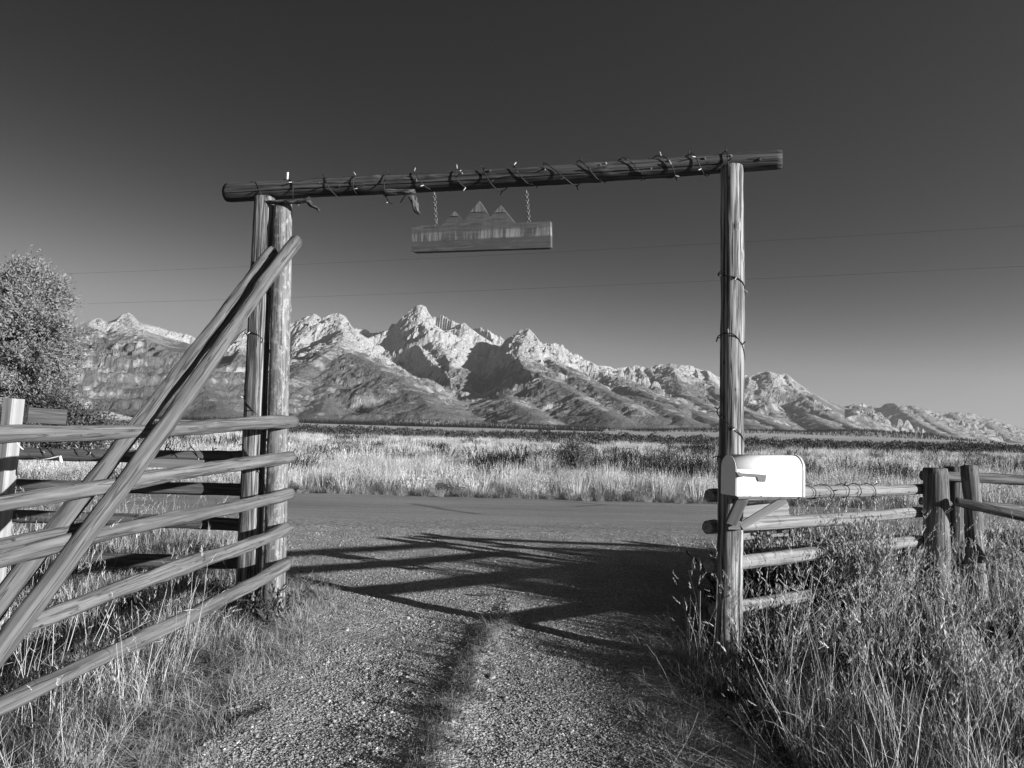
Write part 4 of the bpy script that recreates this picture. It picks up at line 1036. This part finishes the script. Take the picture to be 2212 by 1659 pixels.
make('road_edge_grass', [('tuft', 3, .45), ('short', 2, .3), ('gtuft', 3, .15), ('weed', 3, .10)], x, y, gz(x, y), nr.uniform(.3, .9, 2600), 'short green grass fringe on the far edge of the road', 'grass')
y = 12.05 - np.abs(nr.normal(0, .5, 2600)); x = nr.uniform(-16, 16, 2600); k_ = (x < track_l(y) - .1) | (x > track_r(y) + .1)
x, y = x[k_], y[k_]
make('near_verge_grass', [('gtuft', 3, .2), ('tuft', 3, .4), ('tall', 3, .2), ('weed', 3, .2)], x, y, gz(x, y), nr.uniform(.4, .8, len(x)), 'dry grass on the near edge of the road beyond the fences', 'grass')

# ------------------------------------------------------------------ pebbles
def pebble_src(seed):
    g = np.random.default_rng(seed); bm = bmesh.new(); bmesh.ops.create_icosphere(bm, subdivisions=1, radius=.5)
    for v in bm.verts: v.co = v.co * g.uniform(.75, 1.15); v.co.z *= .6; v.co.x *= 1.15
    me = bpy.data.meshes.new('pebble'); bm.to_mesh(me); bm.free(); me.materials.append(M['pebble']); return bpy.data.objects.new('pebble_source', me)
PB = [pebble_src(i) for i in range(4)]
N = 240000
y = 2.6 + 10.3 * nr.random(N) ** 1.4; x = track_l(y) + (track_r(y) - track_l(y)) * nr.random(N)
cx = np.interp(y, [3, 5.6, 6.5, 8], [-.36, -.19, .0, .1])
k_ = (nr.random(N) > .75 * np.exp(-((x - cx) / .2) ** 2) * (y < 6.8)) & (nr.random(N) < .55 + .9 * fbm(x * 1.1, y * 1.1, 3, 66))
x, y = x[k_], y[k_]; sz = np.clip(nr.lognormal(-4.98, .46, len(x)), .006, .035)
scatter('gravel_stones', PB, np.stack([x, y, track_z(x, y) + sz * .12], 1), sz, nr.uniform(0, 6.28, len(x)), nr.integers(0, 4, len(x)), 'loose grey stones covering the gravel track', tilt=.3)['category'] = 'gravel'
for (u, v, r_, lab) in ((1120, 1361, .022, 'pale flat stone lying in the shade near the middle of the track'), (1062, 1462, .026, 'pale angular stone on the centre strip of the track'), (1895, 1785, .02, None)):
    if lab is None: continue
    d = ray(u, v); t_ = -(EYE - .03) / d.z; p = O + d * t_
    g = np.random.default_rng(int(u)); bm = bmesh.new(); bmesh.ops.create_icosphere(bm, subdivisions=2, radius=r_)
    for w in bm.verts: w.co = w.co * g.uniform(.85, 1.1); w.co.z *= .55
    me = bpy.data.meshes.new('stone'); bm.to_mesh(me); bm.free(); me.materials.append(M['lumber'])
    tag(link('stone', me, None, p), lab, 'stone', 'larger stones on the track')
d = ray(1045, 1286); p = O + d * (-(EYE - .03) / d.z)
tag(log('stick', p - Vector((.07, -.02, -.004)), p + Vector((.07, -.02, .008)), .012, .009, M['dark'], bend=.004, rough=.3, nseg=8, nlen=8), 'short dark stick lying on the gravel under the gateway', 'stick')
d = ray(750, 1592); p = O + d * (-(EYE - .03) / d.z)

# ------------------------------------------------------------------ bushes as things
def bush(name, loc, h, spread, stems, leaves, leaf, mat, label, cat, matstem='trunk', lean=.45, lv=1.0, up=.5):
    e_ = empty(name, loc, label, cat)
    st = []; v = Veg()
    for i in range(stems):
        a = rnd.uniform(0, 6.28); L = h * rnd.uniform(.65, 1.0); l = min(1.2, abs(rnd.gauss(0, lean)))
        p = Vector((rnd.uniform(-.15, .15) * spread * .4, rnd.uniform(-.15, .15) * spread * .4, -.02)); d = Vector((math.cos(a) * l, math.sin(a) * l, 1)).normalized()
        L *= (1 - .3 * l); pts = [p]
        for k_ in range(5):
            d = (d + Vector((rnd.uniform(-.12, .12), rnd.uniform(-.12, .12), .06))).normalized(); pts.append(pts[-1] + d * L / 5)
        st.append(tube(pts, [max(.0015, .006 * h * (1 - j / 6)) for j in range(6)], 4))
        for k_ in range(leaves // stems):
            f = rnd.uniform(.3, 1) ** .8 * 5; j = min(4, int(f)); q_ = pts[j].lerp(pts[j + 1], f - j)
            q_ = q_ + Vector((rnd.gauss(0, 1), rnd.gauss(0, 1), rnd.gauss(0, 1))) * .03 * h * lv
            v.leaf(q_, d * up + Vector((rnd.uniform(-1, 1), rnd.uniform(-1, 1), rnd.uniform(-.4, 1))), leaf * rnd.uniform(.6, 1.4), leaf * .34, 0)
    V, Fc = join(st); link('stems', mesh_py('stems', V, Fc, M[matstem], True), e_, loc)
    link('foliage', mesh_py('foliage', v.V, v.F, M[mat]), e_, loc)
    return e_
def at(u, Y): return (PY(u, 900, Y).x, Y, float(gz(np.array(PY(u, 900, Y).x), np.array(Y))))
bush('sagebrush', at(1885, 6.15), 1.08, 1, 46, 5200, .035, 'sage', 'pale sagebrush hiding the lower rails beside the thick short post', 'sagebrush', lean=.26, lv=1.1, up=1.4)
bush('sagebrush', at(1672, 7.2), .95, 1, 34, 3400, .035, 'sage', 'grey sagebrush behind the rails below the mailbox', 'sagebrush', lean=.3, up=1.4)
bush('sagebrush', at(2090, 4.3), .72, 1, 30, 3200, .03, 'sage', 'feathery pale sagebrush in the right foreground grass', 'sagebrush', lean=.28, up=1.6)
bush('sagebrush', at(2150, 7.4), .75, 1, 26, 2600, .035, 'sage', 'small sagebrush under the rails at the right edge', 'sagebrush', lean=.3, up=1.4)
bush('leafy_bush', at(1245, 25.5), 1.75, 2, 60, 5200, .085, 'willow', 'tall dark-leaved bush standing out of the pale field beyond the road', 'bush', lean=.55, lv=1.6, up=.4)
bush('leafy_weed', at(598, 6.15), .42, 1, 12, 420, .06, 'green', 'dark leafy weed at the foot of the paired gateposts', 'weed', lean=.4)

# tree at the left edge
def tree(loc, blobs, trunk_h, leaf, nleaf, label, cat, name='leafy_tree', mat='willow'):
    e_ = empty(name, loc, label, cat); parts = []
    base = Vector((0, 0, -.1))
    for (bx, by, bz, br) in blobs:
        t_ = Vector((bx, by, bz)); mid = base.lerp(t_, .45) + Vector((rnd.uniform(-.2, .2), rnd.uniform(-.2, .2), .25))
        pts = [base, base.lerp(mid, .5) + Vector((rnd.uniform(-.08, .08), 0, 0)), mid, mid.lerp(t_, .55) + Vector((0, rnd.uniform(-.15, .15), .1)), t_]
        parts.append(tube(pts, [.13, .10, .07, .04, .015], 8))
        for _ in range(9):
            d = Vector((rnd.gauss(0, 1), rnd.gauss(0, 1), rnd.gauss(0, .8))).normalized() * br * .9; s0 = mid.lerp(t_, rnd.uniform(.3, 1))
            parts.append(tube([s0, s0.lerp(t_ + d, .5) + Vector((0, 0, .1)), t_ + d], [.03, .018, .006], 5))
    V, Fc = join(parts); link('trunk', mesh_py('trunk', V, Fc, M['trunk'], True), e_, loc)
    v = Veg(); tot = sum(b[3] ** 2 for b in blobs)
    for (bx, by, bz, br) in blobs:
        nc = int(34 * br + 10); per = int(nleaf * br * br / tot / nc)
        for _ in range(nc):
            d = Vector((rnd.gauss(0, 1), rnd.gauss(0, 1), rnd.gauss(0, 1))).normalized(); c = Vector((bx, by, bz)) + d * br * rnd.uniform(.45, 1.0) ** .6
            cr = rnd.uniform(.16, .34)
            tw = (d + Vector((0, 0, .5))).normalized()
            for _ in range(per):
                q_ = c + Vector((rnd.gauss(0, 1), rnd.gauss(0, 1), rnd.gauss(0, 1))) * cr * .55 + tw * rnd.uniform(-.1, .2)
                v.leaf(q_, tw + Vector((rnd.uniform(-1, 1), rnd.uniform(-1, 1), rnd.uniform(-1, .6))), leaf * rnd.uniform(.6, 1.4), leaf * .38, 0)
    link('crown', mesh_py('crown', v.V, v.F, M[mat]), e_, loc)
tree((-15.2, 23.6, -.05), [(-1.6, 0, 5.0, 1.3), (0, 0, 5.3, 1.15), (-.9, .3, 3.6, 1.6), (.3, -.2, 3.9, 1.35), (.6, 0, 2.6, 1.1), (-1.6, 0, 2.2, 1.3), (-2.8, 0, 4, 1.6), (.45, 0, 4.9, .8)], 2, .115, 84000, 'leafy tree with a dense silvery crown at the left edge beyond the road', 'tree')
tree((-13.4, 22.8, -.05), [(0, 0, 1.1, .75), (.8, 0, .9, .6), (-.9, 0, 1.2, .8), (1.1, 0, 1.35, .4), (.2, 0, 1.7, .55)], .5, .10, 24000, 'low spreading shrub at the foot of the leafy tree', 'shrub', 'spreading_shrub')

# ------------------------------------------------------------------ far woods
def far_proto(seed, conifer=False):
    g = random.Random(seed); v = Veg()
    if conifer:
        for i in range(90):
            f = g.random(); r_ = .17 * (1 - f) + .01; a = g.uniform(0, 6.28)
            v.leaf((0, 0, f * .97), (math.cos(a), math.sin(a), -.25), r_, r_ * .8, 0)
        v.ribbon((0, 0, 0), (0, 0, 1), 1, .03, 0, 0)
    else:
        for b in range(7):
            c = Vector((g.uniform(-.3, .3), g.uniform(-.3, .3), g.uniform(.25, .8))); r_ = g.uniform(.14, .26)
            for i in range(60):
                d = Vector((g.gauss(0, 1), g.gauss(0, 1), g.gauss(0, 1))).normalized(); v.leaf(c + d * r_ * g.uniform(.6, 1), d + Vector((g.uniform(-1, 1), g.uniform(-1, 1), g.uniform(-1, 1))), .09, .06, 0)
    return v.obj('far_conifer' if conifer else 'far_tree', [M['conifer'] if conifer else M['wood_far']])
FT = [far_proto(i) for i in range(4)] + [far_proto(9, True), far_proto(10, True)]
N = 4200; y = nr.uniform(330, 640, N); x = nr.uniform(-.85, .85, N) * y
h = nr.uniform(7.2, 10.4, N) * (1 + .3 * fbm(x * .01, y * .01, 2, 13)); idx = nr.choice(6, N, p=[.2, .2, .2, .2, .1, .1]); h = np.where(idx > 3, h * 1.12, h)
tag(scatter('river_woods', FT, np.stack([x, y, gz(x, y) - .3], 1), h, nr.uniform(0, 6.28, N), idx), 'dark belt of river woods beyond the sagebrush flat', 'woods')
N = 3600; y = nr.uniform(3350, 3900, N); x = nr.uniform(-.8, .12, N) * y
tag(scatter('foothill_forest', FT[4:], np.stack([x, y, gz(x, y) - 1], 1), nr.uniform(12, 26, N), nr.uniform(0, 6.28, N), nr.integers(0, 2, N), zscale=1.1), 'dark conifer forest along the foot of the mountains at the left', 'forest')
N = 5200; x = np.concatenate([nr.uniform(700, 2700, 3000), nr.uniform(-1000, 600, 2200)]); y = nr.uniform(4350, 4900, N)
tag(scatter('wooded_rise', FT[4:], np.stack([x, y, gz(x, y) - 1], 1), nr.uniform(12, 24, N), nr.uniform(0, 6.28, N), nr.integers(0, 2, N)), 'low wooded rise in front of the mountains at the right', 'forest')
